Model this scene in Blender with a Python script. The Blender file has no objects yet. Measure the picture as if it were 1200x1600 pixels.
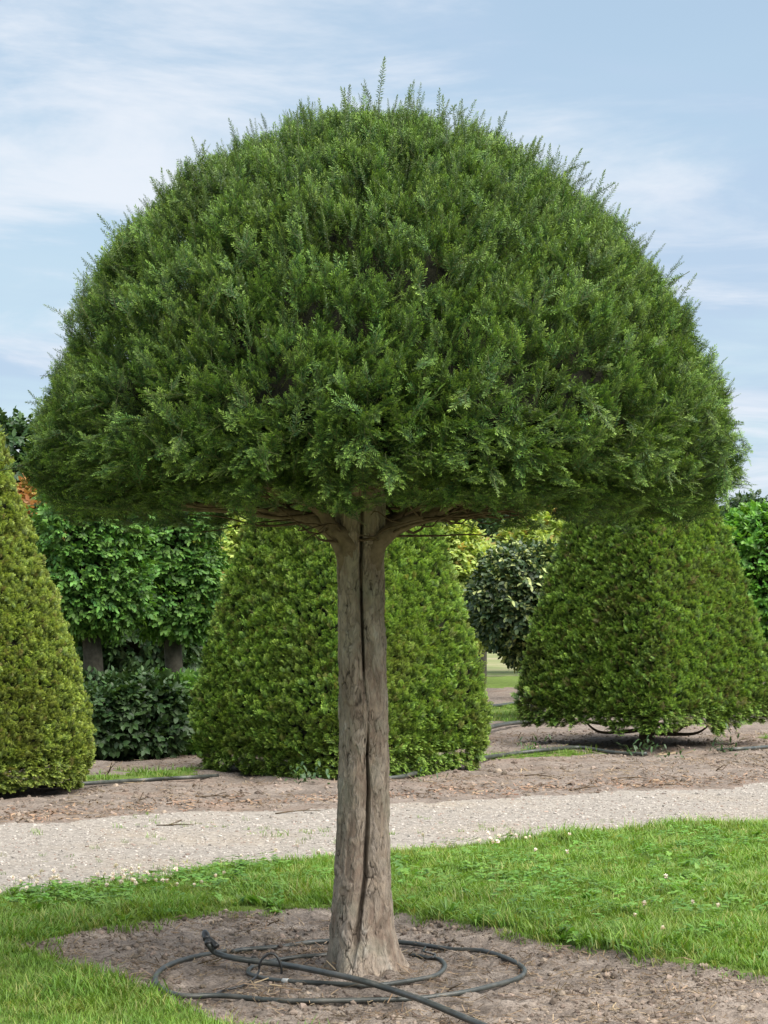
import bpy, math, random
import numpy as np
from mathutils import Vector

rng = np.random.default_rng(7)
random.seed(7)
scene = bpy.context.scene
COL = scene.collection

# ------------------------------------------------------------------ camera
CAM_H, FPX, PITCH = 1.6, 3500.0, math.atan(130.0 / 3500.0)
cam_data = bpy.data.cameras.new("camera")
cam = bpy.data.objects.new("camera", cam_data)
COL.objects.link(cam)
cam.location = (0, 0, CAM_H)
cam.rotation_euler = (math.pi / 2 + PITCH, 0, 0)
cam_data.sensor_fit = 'VERTICAL'
cam_data.sensor_height = 24.0
cam_data.lens = 24.0 * FPX / 1600.0
cam_data.clip_start = 0.1
cam_data.clip_end = 2000
scene.camera = cam

# ------------------------------------------------------------------ sky, sun, exposure
SUN_EL, SUN_AZ = math.radians(57), math.radians(124)      # azimuth clockwise from +Y
world = bpy.data.worlds.new("World")
scene.world = world
world.use_nodes = True
wn, wl = world.node_tree.nodes, world.node_tree.links
wn.clear()
w_out = wn.new('ShaderNodeOutputWorld')
w_bg = wn.new('ShaderNodeBackground')
w_bg.inputs['Strength'].default_value = 0.063
w_sky = wn.new('ShaderNodeTexSky')
w_sky.sky_type = 'NISHITA'
w_sky.sun_disc = False
w_sky.sun_elevation = SUN_EL
w_sky.sun_rotation = SUN_AZ
w_sky.air_density = 1.0
w_sky.dust_density = 0.6
w_sky.ozone_density = 2.0
w_tc = wn.new('ShaderNodeTexCoord')
w_sep = wn.new('ShaderNodeSeparateXYZ')
wl.new(w_tc.outputs['Generated'], w_sep.inputs[0])


def wmath(op, a, b=None, c=None, clamp=False):
    n = wn.new('ShaderNodeMath')
    n.operation = op
    n.use_clamp = clamp
    for k, v in enumerate((a, b, c)):
        if v is None:
            continue
        if isinstance(v, (int, float)):
            n.inputs[k].default_value = v
        else:
            wl.new(v, n.inputs[k])
    return n.outputs[0]


w_den = wmath('ADD', wmath('MAXIMUM', w_sep.outputs['Z'], 0.0), 0.16)
w_px = wmath('DIVIDE', w_sep.outputs['X'], w_den)
w_py = wmath('DIVIDE', w_sep.outputs['Y'], w_den)
w_cmb = wn.new('ShaderNodeCombineXYZ')
wl.new(w_px, w_cmb.inputs[0])
wl.new(w_py, w_cmb.inputs[1])


def wnoise(scale, detail, rough, dist, off, sx=1.0, sy=1.0):
    m = wn.new('ShaderNodeMapping')
    m.inputs['Location'].default_value = off
    m.inputs['Scale'].default_value = (sx, sy, 1)
    m.inputs['Rotation'].default_value = (0, 0, math.radians(14))
    wl.new(w_cmb.outputs[0], m.inputs[0])
    n = wn.new('ShaderNodeTexNoise')
    n.inputs['Scale'].default_value = scale
    n.inputs['Detail'].default_value = detail
    n.inputs['Roughness'].default_value = rough
    n.inputs['Distortion'].default_value = dist
    wl.new(m.outputs[0], n.inputs['Vector'])
    return n.outputs['Fac']


def wramp(fac, lo, hi):
    n = wn.new('ShaderNodeMapRange')
    n.interpolation_type = 'SMOOTHSTEP'
    n.inputs['From Min'].default_value = lo
    n.inputs['From Max'].default_value = hi
    wl.new(fac, n.inputs['Value'])
    return n.outputs[0]


def wmix(fac, a, b):
    n = wn.new('ShaderNodeMix')
    n.data_type = 'RGBA'
    wl.new(fac, n.inputs['Factor'])
    for s, v in ((n.inputs['A'], a), (n.inputs['B'], b)):
        if isinstance(v, tuple):
            s.default_value = v
        else:
            wl.new(v, s)
    return n.outputs['Result']


veil = wmath('MULTIPLY_ADD', wramp(wnoise(0.9, 4, 0.5, 0.3, (3.1, 1.7, 0), 0.7, 1.0), 0.3, 0.7), 0.35, 0.55)
sky1 = wmix(veil, w_sky.outputs[0], (3.95, 5.05, 5.9, 1))                    # thin high veil
grey = wmath('MULTIPLY', wramp(wnoise(1.3, 6, 0.55, 0.5, (7.7, 2.2, 0), 0.9, 1.1), 0.42, 0.60), 0.75)
sky2 = wmix(grey, sky1, (3.35, 4.3, 5.6, 1))                               # blue-grey stratus
whit = wmath('MULTIPLY', wramp(wnoise(1.7, 7, 0.6, 0.6, (1.3, 5.9, 0), 0.85, 1.2), 0.40, 0.66), 0.85)
sky3 = wmix(whit, sky2, (5.8, 6.1, 6.6, 1))                                 # lighter cloud streaks
wl.new(sky3, w_bg.inputs['Color'])
wl.new(w_bg.outputs[0], w_out.inputs[0])

sun_data = bpy.data.lights.new("sun", 'SUN')
sun_data.energy = 4.2
sun_data.angle = math.radians(75)
sun_data.color = (1.0, 0.95, 0.87)
sun = bpy.data.objects.new("sun", sun_data)
COL.objects.link(sun)
sdir = Vector((math.sin(SUN_AZ) * math.cos(SUN_EL), math.cos(SUN_AZ) * math.cos(SUN_EL), math.sin(SUN_EL)))
sun.rotation_euler = sdir.to_track_quat('Z', 'Y').to_euler()
sun.location = sdir * 30

scene.view_settings.view_transform = 'Standard'
scene.view_settings.look = 'None'
scene.view_settings.exposure = 1.25
scene.view_settings.gamma = 1.0
scene.view_settings.use_curve_mapping = False
scene.render.engine = 'CYCLES'
scene.cycles.use_denoising = True
scene.cycles.max_bounces = 8
scene.cycles.diffuse_bounces = 4
scene.cycles.transmission_bounces = 4

# ------------------------------------------------------------------ helpers
CP, SP = math.cos(PITCH), math.sin(PITCH)


def ray(px, py):
    a, b = (px - 600.0) / FPX, (800.0 - py) / FPX
    return a, CP - b * SP, SP + b * CP


def G(px, py, z=0.0):
    """point of the ground plane (height z) seen at a place of the photograph"""
    dx, dy, dz = ray(px, py)
    t = (z - CAM_H) / dz
    return np.array((dx * t, dy * t, z))


def at(px, py, Y):
    dx, dy, dz = ray(px, py)
    t = Y / dy
    return np.array((dx * t, Y, CAM_H + dz * t))


def _h(ix, iy, iz, s):
    with np.errstate(over='ignore'):
        h = (ix.astype(np.uint32) * np.uint32(374761393) + iy.astype(np.uint32) * np.uint32(668265263)
             + iz.astype(np.uint32) * np.uint32(2147483647) + np.uint32(s * 974711 + 12345))
        h = (h ^ (h >> np.uint32(13))) * np.uint32(1274126177)
        h = (h ^ (h >> np.uint32(16))) * np.uint32(2246822519)
        h = h ^ (h >> np.uint32(15))
    return h.astype(np.float64) / 4294967295.0


def vnoise(x, y, z, s=0):
    """value noise in 0..1"""
    x, y, z = np.broadcast_arrays(np.asarray(x, float), np.asarray(y, float), np.asarray(z, float))
    fx, fy, fz = np.floor(x), np.floor(y), np.floor(z)
    ix, iy, iz = (f.astype(np.int64) & 0xffff for f in (fx, fy, fz))
    u, v, w = x - fx, y - fy, z - fz
    u, v, w = (t * t * t * (t * (t * 6 - 15) + 10) for t in (u, v, w))
    r = 0
    for a in (0, 1):
        for b in (0, 1):
            for c in (0, 1):
                r = r + _h(ix + a, iy + b, iz + c, s) * (u if a else 1 - u) * (v if b else 1 - v) * (w if c else 1 - w)
    return r


def fbm(x, y, z=0.0, s=0, octv=4, gain=0.5):
    r, a, t = 0, 1.0, 0
    for k in range(octv):
        f = 2.03 ** k
        r = r + a * vnoise(np.asarray(x) * f + 17.3 * k, np.asarray(y) * f, np.asarray(z) * f, s + k)
        t += a
        a *= gain
    return r / t


def unit(v):
    v = np.asarray(v, float)
    return v / np.maximum(np.linalg.norm(v, axis=-1, keepdims=True), 1e-9)


def frames(d, zn):
    """Euler angles that turn +Y into d with +Z as near zn as it can be"""
    Y = unit(d)
    Z = zn - Y * (zn * Y).sum(-1, keepdims=True)
    bad = np.linalg.norm(Z, axis=-1) < 0.05
    if bad.any():
        alt = np.cross(Y[bad], np.array([0.31, 0.9, 0.2]))
        Z[bad] = alt
    Z = unit(Z)
    X = np.cross(Y, Z)
    ry = np.arcsin(np.clip(-X[:, 2], -1, 1))
    rx = np.arctan2(Y[:, 2], Z[:, 2])
    rz = np.arctan2(X[:, 1], X[:, 0])
    return np.stack([rx, ry, rz], -1)


def tag(o, label=None, cat=None, group=None, kind=None):
    for k, v in (('label', label), ('category', cat), ('group', group), ('kind', kind)):
        if v:
            o[k] = v
    return o


def empty(name, loc=(0, 0, 0)):
    o = bpy.data.objects.new(name, None)
    o.empty_display_size = 0.1
    o.location = loc
    COL.objects.link(o)
    return o


def link(name, me, parent=None):
    o = bpy.data.objects.new(name, me)
    COL.objects.link(o)
    if parent is not None:
        o.parent = parent
        o.matrix_parent_inverse.identity()
        o.location = tuple(-c for c in parent.location)      # part meshes are made in world coordinates
    return o


class MB:
    """mesh collector with materials per face and one float attribute per vertex"""

    def __init__(self):
        self.v, self.f, self.m, self.a, self.n = [], [], [], [], 0

    def add(self, v, f, mat=0, age=0.0):
        v = np.asarray(v, float)
        self.v.append(v)
        self.a.append(np.broadcast_to(np.asarray(age, float), (len(v),)))
        for q in f:
            self.f.append(tuple(int(i) + self.n for i in q))
            self.m.append(mat)
        self.n += len(v)

    def mesh(self, name, mats, smooth=False):
        me = bpy.data.meshes.new(name)
        me.from_pydata(np.concatenate(self.v).tolist(), [], self.f)
        for m in mats:
            me.materials.append(m)
        me.polygons.foreach_set('material_index', self.m)
        if smooth:
            me.polygons.foreach_set('use_smooth', [True] * len(self.f))
        at_ = me.attributes.new('age', 'FLOAT', 'POINT')
        at_.data.foreach_set('value', np.concatenate(self.a).astype(np.float32))
        me.update()
        return me


def fast_mesh(name, V, Q, mats, attrs=None, smooth=True):
    """V (n,3), Q (m,4) quads"""
    me = bpy.data.meshes.new(name)
    me.vertices.add(len(V))
    me.vertices.foreach_set('co', np.asarray(V, np.float32).ravel())
    Q = np.asarray(Q, np.int32)
    k = Q.shape[1]
    me.loops.add(Q.size)
    me.loops.foreach_set('vertex_index', Q.ravel())
    me.polygons.add(len(Q))
    me.polygons.foreach_set('loop_start', np.arange(0, Q.size, k, dtype=np.int32))
    me.polygons.foreach_set('loop_total', np.full(len(Q), k, np.int32))
    me.polygons.foreach_set('use_smooth', np.full(len(Q), smooth))
    for m in mats:
        me.materials.append(m)
    for an, av in (attrs or {}).items():
        at_ = me.attributes.new(an, 'FLOAT', 'POINT')
        at_.data.foreach_set('value', np.asarray(av, np.float32))
    me.update(calc_edges=True)
    me.validate()
    return me


def spline(pts, n):
    p = np.asarray(pts, float)
    p = np.vstack([2 * p[0] - p[1], p, 2 * p[-1] - p[-2]])
    seg = len(p) - 3
    t = np.linspace(0, seg - 1e-6, n)
    i = t.astype(int)
    u = (t - i)[:, None]
    a, b, c, d = p[i], p[i + 1], p[i + 2], p[i + 3]
    return 0.5 * (2 * b + (c - a) * u + (2 * a - 5 * b + 4 * c - d) * u ** 2 + (3 * b - a - 3 * c + d) * u ** 3)


def tube_arrays(path, rad, k=8, rough=0.0, seed=0):
    path = np.asarray(path, float)
    n = len(path)
    rad = np.broadcast_to(np.asarray(rad, float), (n,))
    T = unit(np.gradient(path, axis=0))
    ref = np.array([0.13, 0.21, 1.0]) if abs(T[0][2]) < 0.9 else np.array([1.0, 0.2, 0.1])
    N = np.zeros((n, 3))
    N[0] = unit(np.cross(T[0], ref))
    for i in range(1, n):
        N[i] = unit(N[i - 1] - T[i] * np.dot(N[i - 1], T[i]))
    B = np.cross(T, N)
    th = np.linspace(0, 2 * math.pi, k, endpoint=False)
    r = rad[:, None] * np.ones((1, k))
    if rough:
        r = r * (1 + rough * (2 * vnoise(np.cos(th)[None, :] * 1.5 + 5, np.sin(th)[None, :] * 1.5 + 5,
                                          np.arange(n)[:, None] * 0.35, seed) - 1))
    V = path[:, None, :] + r[..., None] * (np.cos(th)[None, :, None] * N[:, None, :] + np.sin(th)[None, :, None] * B[:, None, :])
    idx = np.arange(n * k).reshape(n, k)
    a, b = idx[:-1], idx[1:]
    Q = np.stack([a, np.roll(a, -1, 1), np.roll(b, -1, 1), b], -1).reshape(-1, 4)
    return V.reshape(-1, 3), Q


def tube(name, pts, rad, mat, parent=None, k=10, n=None, rough=0.0, seed=0, cap=True):
    n = n or max(8, len(pts) * 6)
    path = spline(pts, n)
    if np.ndim(rad):
        rad = np.interp(np.linspace(0, 1, n), np.linspace(0, 1, len(rad)), rad)
    V, Q = tube_arrays(path, rad, k, rough, seed)
    mb = MB()
    mb.add(V, Q)
    if cap:
        mb.f.append(tuple(range(k))[::-1])
        mb.f.append(tuple(range((n - 1) * k, n * k)))
        mb.m += [0, 0]
    return link(name, mb.mesh(name, [mat], True), parent)


# ---- scatter: one object whose many small pieces are drawn by geometry nodes
def scatter(name, P, E, S, I, protos, parent=None):
    me = bpy.data.meshes.new(name)
    me.vertices.add(len(P))
    off = np.array(parent.location) if parent is not None else np.zeros(3)
    me.vertices.foreach_set('co', (np.asarray(P) - off).astype(np.float32).ravel())
    a = me.attributes.new('turn', 'FLOAT_VECTOR', 'POINT')
    a.data.foreach_set('vector', np.asarray(E, np.float32).ravel())
    a = me.attributes.new('size', 'FLOAT', 'POINT')
    a.data.foreach_set('value', np.asarray(S, np.float32))
    a = me.attributes.new('pick', 'INT', 'POINT')
    a.data.foreach_set('value', np.asarray(I, np.int32))
    me.update()
    o = bpy.data.objects.new(name, me)
    COL.objects.link(o)
    if parent is not None:
        o.parent = parent
    ng = bpy.data.node_groups.new(name + '_scatter', 'GeometryNodeTree')
    ng.interface.new_socket(name='Geometry', in_out='INPUT', socket_type='NodeSocketGeometry')
    ng.interface.new_socket(name='Geometry', in_out='OUTPUT', socket_type='NodeSocketGeometry')
    nn, ll = ng.nodes, ng.links
    gi, go = nn.new('NodeGroupInput'), nn.new('NodeGroupOutput')
    iop = nn.new('GeometryNodeInstanceOnPoints')
    join = nn.new('GeometryNodeJoinGeometry')
    for p in reversed(protos):
        oi = nn.new('GeometryNodeObjectInfo')
        oi.inputs['Object'].default_value = p
        oi.inputs['As Instance'].default_value = False
        g2 = nn.new('GeometryNodeGeometryToInstance')
        ll.new(oi.outputs['Geometry'], g2.inputs[0])
        ll.new(g2.outputs[0], join.inputs[0])

    def named(an, dt):
        k = nn.new('GeometryNodeInputNamedAttribute')
        k.data_type = dt
        k.inputs['Name'].default_value = an
        return k.outputs['Attribute']
    ll.new(gi.outputs[0], iop.inputs['Points'])
    ll.new(join.outputs[0], iop.inputs['Instance'])
    iop.inputs['Pick Instance'].default_value = True
    ll.new(named('pick', 'INT'), iop.inputs['Instance Index'])
    ll.new(named('turn', 'FLOAT_VECTOR'), iop.inputs['Rotation'])
    ll.new(named('size', 'FLOAT'), iop.inputs['Scale'])
    ll.new(iop.outputs[0], go.inputs[0])
    md = o.modifiers.new('scatter', 'NODES')
    md.node_group = ng
    o['kind'] = 'stuff'
    return o


def proto(name, me):
    return bpy.data.objects.new(name, me)          # source shape only, never linked to the scene


# ------------------------------------------------------------------ materials
def new_mat(name):
    m = bpy.data.materials.new(name)
    m.use_nodes = True
    m.node_tree.nodes.clear()
    return m, m.node_tree.nodes, m.node_tree.links


def ramp_node(nt, fac, stops):
    r = nt.nodes.new('ShaderNodeValToRGB')
    e = r.color_ramp.elements
    while len(e) < len(stops):
        e.new(0.5)
    for k, (p, c) in enumerate(stops):
        e[k].position = p
        e[k].color = (*c, 1)
    nt.links.new(fac, r.inputs[0])
    return r.outputs[0]


def noise_node(nt, scale, detail=4, rough=0.55, vec=None, dist=0.0):
    n = nt.nodes.new('ShaderNodeTexNoise')
    n.inputs['Scale'].default_value = scale
    n.inputs['Detail'].default_value = detail
    n.inputs['Roughness'].default_value = rough
    n.inputs['Distortion'].default_value = dist
    if vec is None:
        tc = nt.nodes.new('ShaderNodeTexCoord')
        vec = tc.outputs['Object']
    nt.links.new(vec, n.inputs['Vector'])
    return n.outputs['Fac']


def mix_col(nt, fac, a, b, mode='MIX'):
    n = nt.nodes.new('ShaderNodeMix')
    n.data_type = 'RGBA'
    n.blend_type = mode
    for s, v in ((n.inputs['Factor'], fac), (n.inputs['A'], a), (n.inputs['B'], b)):
        if isinstance(v, (int, float)):
            s.default_value = v
        elif isinstance(v, tuple):
            s.default_value = (*v, 1) if len(v) == 3 else v
        else:
            nt.links.new(v, s)
    return n.outputs['Result']


def math_node(nt, op, a, b=None, clamp=False):
    n = nt.nodes.new('ShaderNodeMath')
    n.operation = op
    n.use_clamp = clamp
    for k, v in enumerate((a, b)):
        if v is None:
            continue
        if isinstance(v, (int, float)):
            n.inputs[k].default_value = v
        else:
            nt.links.new(v, n.inputs[k])
    return n.outputs[0]


def leaf_mat(name, old, new, alt=None, rough=0.45, transl=0.25, spec=0.5, var=0.35, thr=0.86, patch=None):
    """old growth -> new growth along 'age'; every piece differs a little, some turn towards alt"""
    m, nd, ln = new_mat(name)
    nt = m.node_tree
    at_ = nd.new('ShaderNodeAttribute')
    at_.attribute_name = 'age'
    oi = nd.new('ShaderNodeObjectInfo')
    col = mix_col(nt, at_.outputs['Fac'], old, new)
    if alt:
        f = math_node(nt, 'GREATER_THAN', oi.outputs['Random'], thr)
        f2 = math_node(nt, 'MULTIPLY', f, 0.75)
        col = mix_col(nt, f2, col, alt)
    if patch:
        pc, ps, lo, hi, amt = patch
        ge = nd.new('ShaderNodeNewGeometry')
        mr = nd.new('ShaderNodeMapRange')
        mr.inputs['From Min'].default_value, mr.inputs['From Max'].default_value, mr.inputs['To Max'].default_value = lo, hi, amt
        ln.new(noise_node(nt, ps, 5, 0.6, ge.outputs['Position'], 0.4), mr.inputs['Value'])
        col = mix_col(nt, mr.outputs[0], col, pc)
    hs = nd.new('ShaderNodeHueSaturation')
    r2 = math_node(nt, 'FRACT', math_node(nt, 'MULTIPLY', oi.outputs['Random'], 7.31))
    r3 = math_node(nt, 'FRACT', math_node(nt, 'MULTIPLY', oi.outputs['Random'], 23.7))
    ln.new(math_node(nt, 'MULTIPLY_ADD', r2, 0.024), hs.inputs['Hue'])
    hs.inputs['Hue'].links[0].from_node.inputs[2].default_value = 0.491
    ln.new(math_node(nt, 'MULTIPLY_ADD', r3, 2 * var), hs.inputs['Value'])
    hs.inputs['Value'].links[0].from_node.inputs[2].default_value = 1.0 - var
    ln.new(col, hs.inputs['Color'])
    p = nd.new('ShaderNodeBsdfPrincipled')
    p.inputs['Roughness'].default_value = rough
    p.inputs['Specular IOR Level'].default_value = spec
    ln.new(hs.outputs[0], p.inputs['Base Color'])
    t = nd.new('ShaderNodeBsdfTranslucent')
    tcol = mix_col(nt, 1.0, hs.outputs[0], (1.25, 1.2, 0.55), 'MULTIPLY')
    ln.new(tcol, t.inputs['Color'])
    mx = nd.new('ShaderNodeMixShader')
    mx.inputs[0].default_value = transl
    ln.new(p.outputs[0], mx.inputs[1])
    ln.new(t.outputs[0], mx.inputs[2])
    o = nd.new('ShaderNodeOutputMaterial')
    ln.new(mx.outputs[0], o.inputs[0])
    return m


def surf_mat(name, stops, scale, rough=0.9, spec=0.2, bump=0.3, bscale=None, bdist=0.01, detail=6, second=None, grain=None):
    m, nd, ln = new_mat(name)
    nt = m.node_tree
    f = noise_node(nt, scale, detail, 0.6)
    col = ramp_node(nt, f, stops)
    if second:
        s2, lo, hi, c2, amt = second
        f2 = noise_node(nt, s2, 5, 0.6)
        mr = nd.new('ShaderNodeMapRange')
        mr.inputs['From Min'].default_value = lo
        mr.inputs['From Max'].default_value = hi
        mr.inputs['To Max'].default_value = amt
        ln.new(f2, mr.inputs['Value'])
        col = mix_col(nt, mr.outputs[0], col, c2)
    if grain:
        gs, dark, light = grain
        gcol = ramp_node(nt, noise_node(nt, gs, 6, 0.75), [(0.34, (dark,) * 3), (0.5, (1, 1, 1)), (0.68, (light,) * 3)])
        col = mix_col(nt, 1.0, col, gcol, 'MULTIPLY')
    p = nd.new('ShaderNodeBsdfPrincipled')
    p.inputs['Roughness'].default_value = rough
    p.inputs['Specular IOR Level'].default_value = spec
    ln.new(col, p.inputs['Base Color'])
    if bump:
        b = nd.new('ShaderNodeBump')
        b.inputs['Strength'].default_value = bump
        b.inputs['Distance'].default_value = bdist
        ln.new(noise_node(nt, bscale or scale * 2, 8, 0.7), b.inputs['Height'])
        ln.new(b.outputs[0], p.inputs['Normal'])
    o = nd.new('ShaderNodeOutputMaterial')
    ln.new(p.outputs[0], o.inputs[0])
    return m


M = {}
M['yew'] = leaf_mat('yew_needles', (0.022, 0.070, 0.020), (0.240, 0.370, 0.056), None, 0.50, 0.14, 0.3, 0.25)
M['yew_tip'] = leaf_mat('yew_spike_needles', (0.04, 0.085, 0.024), (0.13, 0.20, 0.05), None, 0.42, 0.25, 0.5, 0.25)
M['yew_left'] = leaf_mat('yew_olive', (0.075, 0.125, 0.022), (0.380, 0.470, 0.085), (0.20, 0.16, 0.06), 0.5, 0.25, 0.35, 0.3, 0.95, ((0.13, 0.10, 0.035), 2.2, 0.50, 0.74, 0.4))
M['yew_mid'] = leaf_mat('yew_fresh', (0.060, 0.135, 0.024), (0.330, 0.490, 0.080), (0.24, 0.24, 0.08), 0.5, 0.25, 0.35, 0.3, 0.95, ((0.20, 0.19, 0.05), 1.6, 0.50, 0.74, 0.4))
M['yew_right'] = leaf_mat('yew_dull', (0.055, 0.125, 0.024), (0.310, 0.470, 0.078), (0.15, 0.105, 0.055), 0.5, 0.25, 0.35, 0.32, 0.90, ((0.10, 0.075, 0.035), 1.5, 0.50, 0.72, 0.5))
M['green_stem'] = leaf_mat('green_stem', (0.07, 0.085, 0.025), (0.12, 0.14, 0.04), None, 0.6, 0.0, 0.3, 0.2)
M['twig'] = surf_mat('twig_bark', [(0.3, (0.05, 0.035, 0.022)), (0.7, (0.13, 0.095, 0.06))], 40, bump=0.4, bscale=90, bdist=0.003)
M['core'] = surf_mat('gap_shade_core', [(0.3, (0.010, 0.013, 0.007)), (0.7, (0.028, 0.028, 0.015))], 30, bump=0.6, bscale=60, bdist=0.02)  # near-black colour stands in for deep shade between the shoots
M['hornbeam'] = leaf_mat('hornbeam_leaf', (0.040, 0.115, 0.026), (0.125, 0.255, 0.045), None, 0.5, 0.25, 0.3, 0.35)
M['dark_bark'] = surf_mat('dark_bark', [(0.3, (0.035, 0.032, 0.025)), (0.7, (0.085, 0.08, 0.062))], 20, bump=0.5, bscale=60, bdist=0.006)
M['ball'] = leaf_mat('ball_leaf', (0.022, 0.055, 0.018), (0.42, 0.48, 0.17), None, 0.45, 0.2, 0.5, 0.3)
M['gold'] = leaf_mat('gold_leaf', (0.22, 0.32, 0.055), (0.44, 0.52, 0.15), (0.45, 0.28, 0.12), 0.5, 0.35, 0.4, 0.25, 0.94)
M['fresh'] = leaf_mat('fresh_green_leaf', (0.05, 0.15, 0.018), (0.13, 0.29, 0.035), None, 0.45, 0.3, 0.5, 0.3)
M['dark'] = leaf_mat('dark_leaf', (0.022, 0.055, 0.020), (0.05, 0.10, 0.028), None, 0.5, 0.2, 0.4, 0.35)
M['copper'] = leaf_mat('copper_leaf', (0.22, 0.16, 0.03), (0.42, 0.20, 0.08), (0.40, 0.36, 0.08), 0.5, 0.3, 0.4, 0.3)
M['grass'] = leaf_mat('grass_blade', (0.085, 0.165, 0.022), (0.185, 0.315, 0.046), (0.30, 0.30, 0.10), 0.5, 0.35, 0.35, 0.3, 0.86, ((0.25, 0.28, 0.06), 1.8, 0.48, 0.75, 0.35))
M['weed'] = leaf_mat('weed_leaf', (0.08, 0.18, 0.024), (0.165, 0.31, 0.05), None, 0.45, 0.3, 0.4, 0.3)
M['petal'] = leaf_mat('clover_petal', (0.62, 0.42, 0.40), (0.80, 0.74, 0.70), None, 0.7, 0.2, 0.2, 0.12)
M['soil'] = surf_mat('bed_soil', [(0.28, (0.075, 0.060, 0.050)), (0.48, (0.20, 0.165, 0.139)), (0.72, (0.33, 0.28, 0.24))], 5.0,
                     bump=0.9, bscale=70, bdist=0.02, detail=12, second=(1.3, 0.45, 0.75, (0.31, 0.25, 0.205), 0.5), grain=(75, 0.45, 1.45))
M['far_soil'] = surf_mat('verge_soil', [(0.25, (0.105, 0.085, 0.071)), (0.5, (0.19, 0.156, 0.132)), (0.8, (0.27, 0.228, 0.198))], 3.0,
                         bump=0.8, bscale=45, bdist=0.03, detail=12, second=(1.1, 0.5, 0.72, (0.235, 0.155, 0.112), 0.5), grain=(38, 0.5, 1.4))
M['gravel'] = surf_mat('gravel_surface', [(0.2, (0.17, 0.15, 0.132)), (0.5, (0.27, 0.243, 0.215)), (0.8, (0.355, 0.325, 0.29))], 26.0,
                       bump=0.9, bscale=60, bdist=0.02, detail=10, second=(0.9, 0.5, 0.75, (0.32, 0.26, 0.19), 0.5), grain=(30, 0.6, 1.3))
M['turf'] = surf_mat('turf_soil', [(0.3, (0.07, 0.10, 0.02)), (0.7, (0.12, 0.18, 0.035))], 14, bump=0.6, bscale=80, bdist=0.02)
M['field'] = surf_mat('field_ground', [(0.35, (0.10, 0.14, 0.04)), (0.55, (0.20, 0.20, 0.10)), (0.75, (0.27, 0.22, 0.17))], 0.35, bump=0.3, bscale=12, bdist=0.03)
M['pebble'] = leaf_mat('pebbles', (0.23, 0.208, 0.185), (0.34, 0.31, 0.28), (0.19, 0.125, 0.095), 0.8, 0.0, 0.3, 0.4)
M['crumb'] = leaf_mat('soil_crumbs', (0.11, 0.087, 0.07), (0.24, 0.19, 0.155), None, 0.95, 0.0, 0.1, 0.45)
M['straw'] = leaf_mat('dry_bits', (0.12, 0.08, 0.05), (0.28, 0.21, 0.14), (0.05, 0.035, 0.025), 0.85, 0.1, 0.2, 0.4)
M['rubber'] = surf_mat('black_polyethylene', [(0.3, (0.022, 0.025, 0.023)), (0.7, (0.055, 0.062, 0.056))], 18, rough=0.42, spec=0.5, bump=0.15,
                       bscale=60, bdist=0.004, second=(7.0, 0.5, 0.75, (0.16, 0.145, 0.12), 0.55))
M['clip'] = surf_mat('black_fitting', [(0.3, (0.012, 0.012, 0.012)), (0.7, (0.03, 0.03, 0.03))], 20, rough=0.35, spec=0.5, bump=0.05)
M['band'] = surf_mat('grey_clip', [(0.3, (0.30, 0.31, 0.30)), (0.7, (0.42, 0.43, 0.42))], 30, rough=0.5, bump=0.05)


def bark_material():
    m, nd, ln = new_mat('yew_bark')
    nt = m.node_tree
    pl = nd.new('ShaderNodeAttribute')
    pl.attribute_name = 'plate'
    cr = nd.new('ShaderNodeAttribute')
    cr.attribute_name = 'crack'
    col = ramp_node(nt, pl.outputs['Fac'], [(0.0, (0.095, 0.072, 0.054)), (0.3, (0.20, 0.150, 0.117)), (0.5, (0.25, 0.203, 0.160)),
                                            (0.75, (0.32, 0.268, 0.222)), (1.0, (0.39, 0.36, 0.315))])
    tc = nd.new('ShaderNodeTexCoord')
    mp = nd.new('ShaderNodeMapping')
    mp.inputs['Scale'].default_value = (1, 1, 0.35)
    ln.new(tc.outputs['Object'], mp.inputs[0])
    f1 = noise_node(nt, 55, 8, 0.65, mp.outputs[0], 0.6)
    c2 = ramp_node(nt, f1, [(0.28, (0.42, 0.40, 0.38)), (0.48, (0.95, 0.95, 0.95)), (0.75, (1.4, 1.36, 1.28))])
    col = mix_col(nt, 1.0, col, c2, 'MULTIPLY')
    f2 = noise_node(nt, 6, 5, 0.6, tc.outputs['Object'])                       # greenish algae bloom
    mr = nd.new('ShaderNodeMapRange')
    mr.inputs['From Min'].default_value = 0.48
    mr.inputs['From Max'].default_value = 0.72
    mr.inputs['To Max'].default_value = 0.55
    ln.new(f2, mr.inputs['Value'])
    col = mix_col(nt, mr.outputs[0], col, (0.215, 0.222, 0.165))
    col = mix_col(nt, math_node(nt, 'MULTIPLY', cr.outputs['Fac'], 0.9), col, (0.035, 0.025, 0.018))
    p = nd.new('ShaderNodeBsdfPrincipled')
    p.inputs['Roughness'].default_value = 0.85
    p.inputs['Specular IOR Level'].default_value = 0.25
    ln.new(col, p.inputs['Base Color'])
    b = nd.new('ShaderNodeBump')
    b.inputs['Strength'].default_value = 1.0
    b.inputs['Distance'].default_value = 0.006
    ln.new(noise_node(nt, 110, 8, 0.7, mp.outputs[0], 0.8), b.inputs['Height'])
    ln.new(b.outputs[0], p.inputs['Normal'])
    o = nd.new('ShaderNodeOutputMaterial')
    ln.new(p.outputs[0], o.inputs[0])
    return m


M['bark'] = bark_material()

# ------------------------------------------------------------------ the ground: zones of one terrain
TREE_Y = 9.57
TREE_X = -0.085


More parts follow.
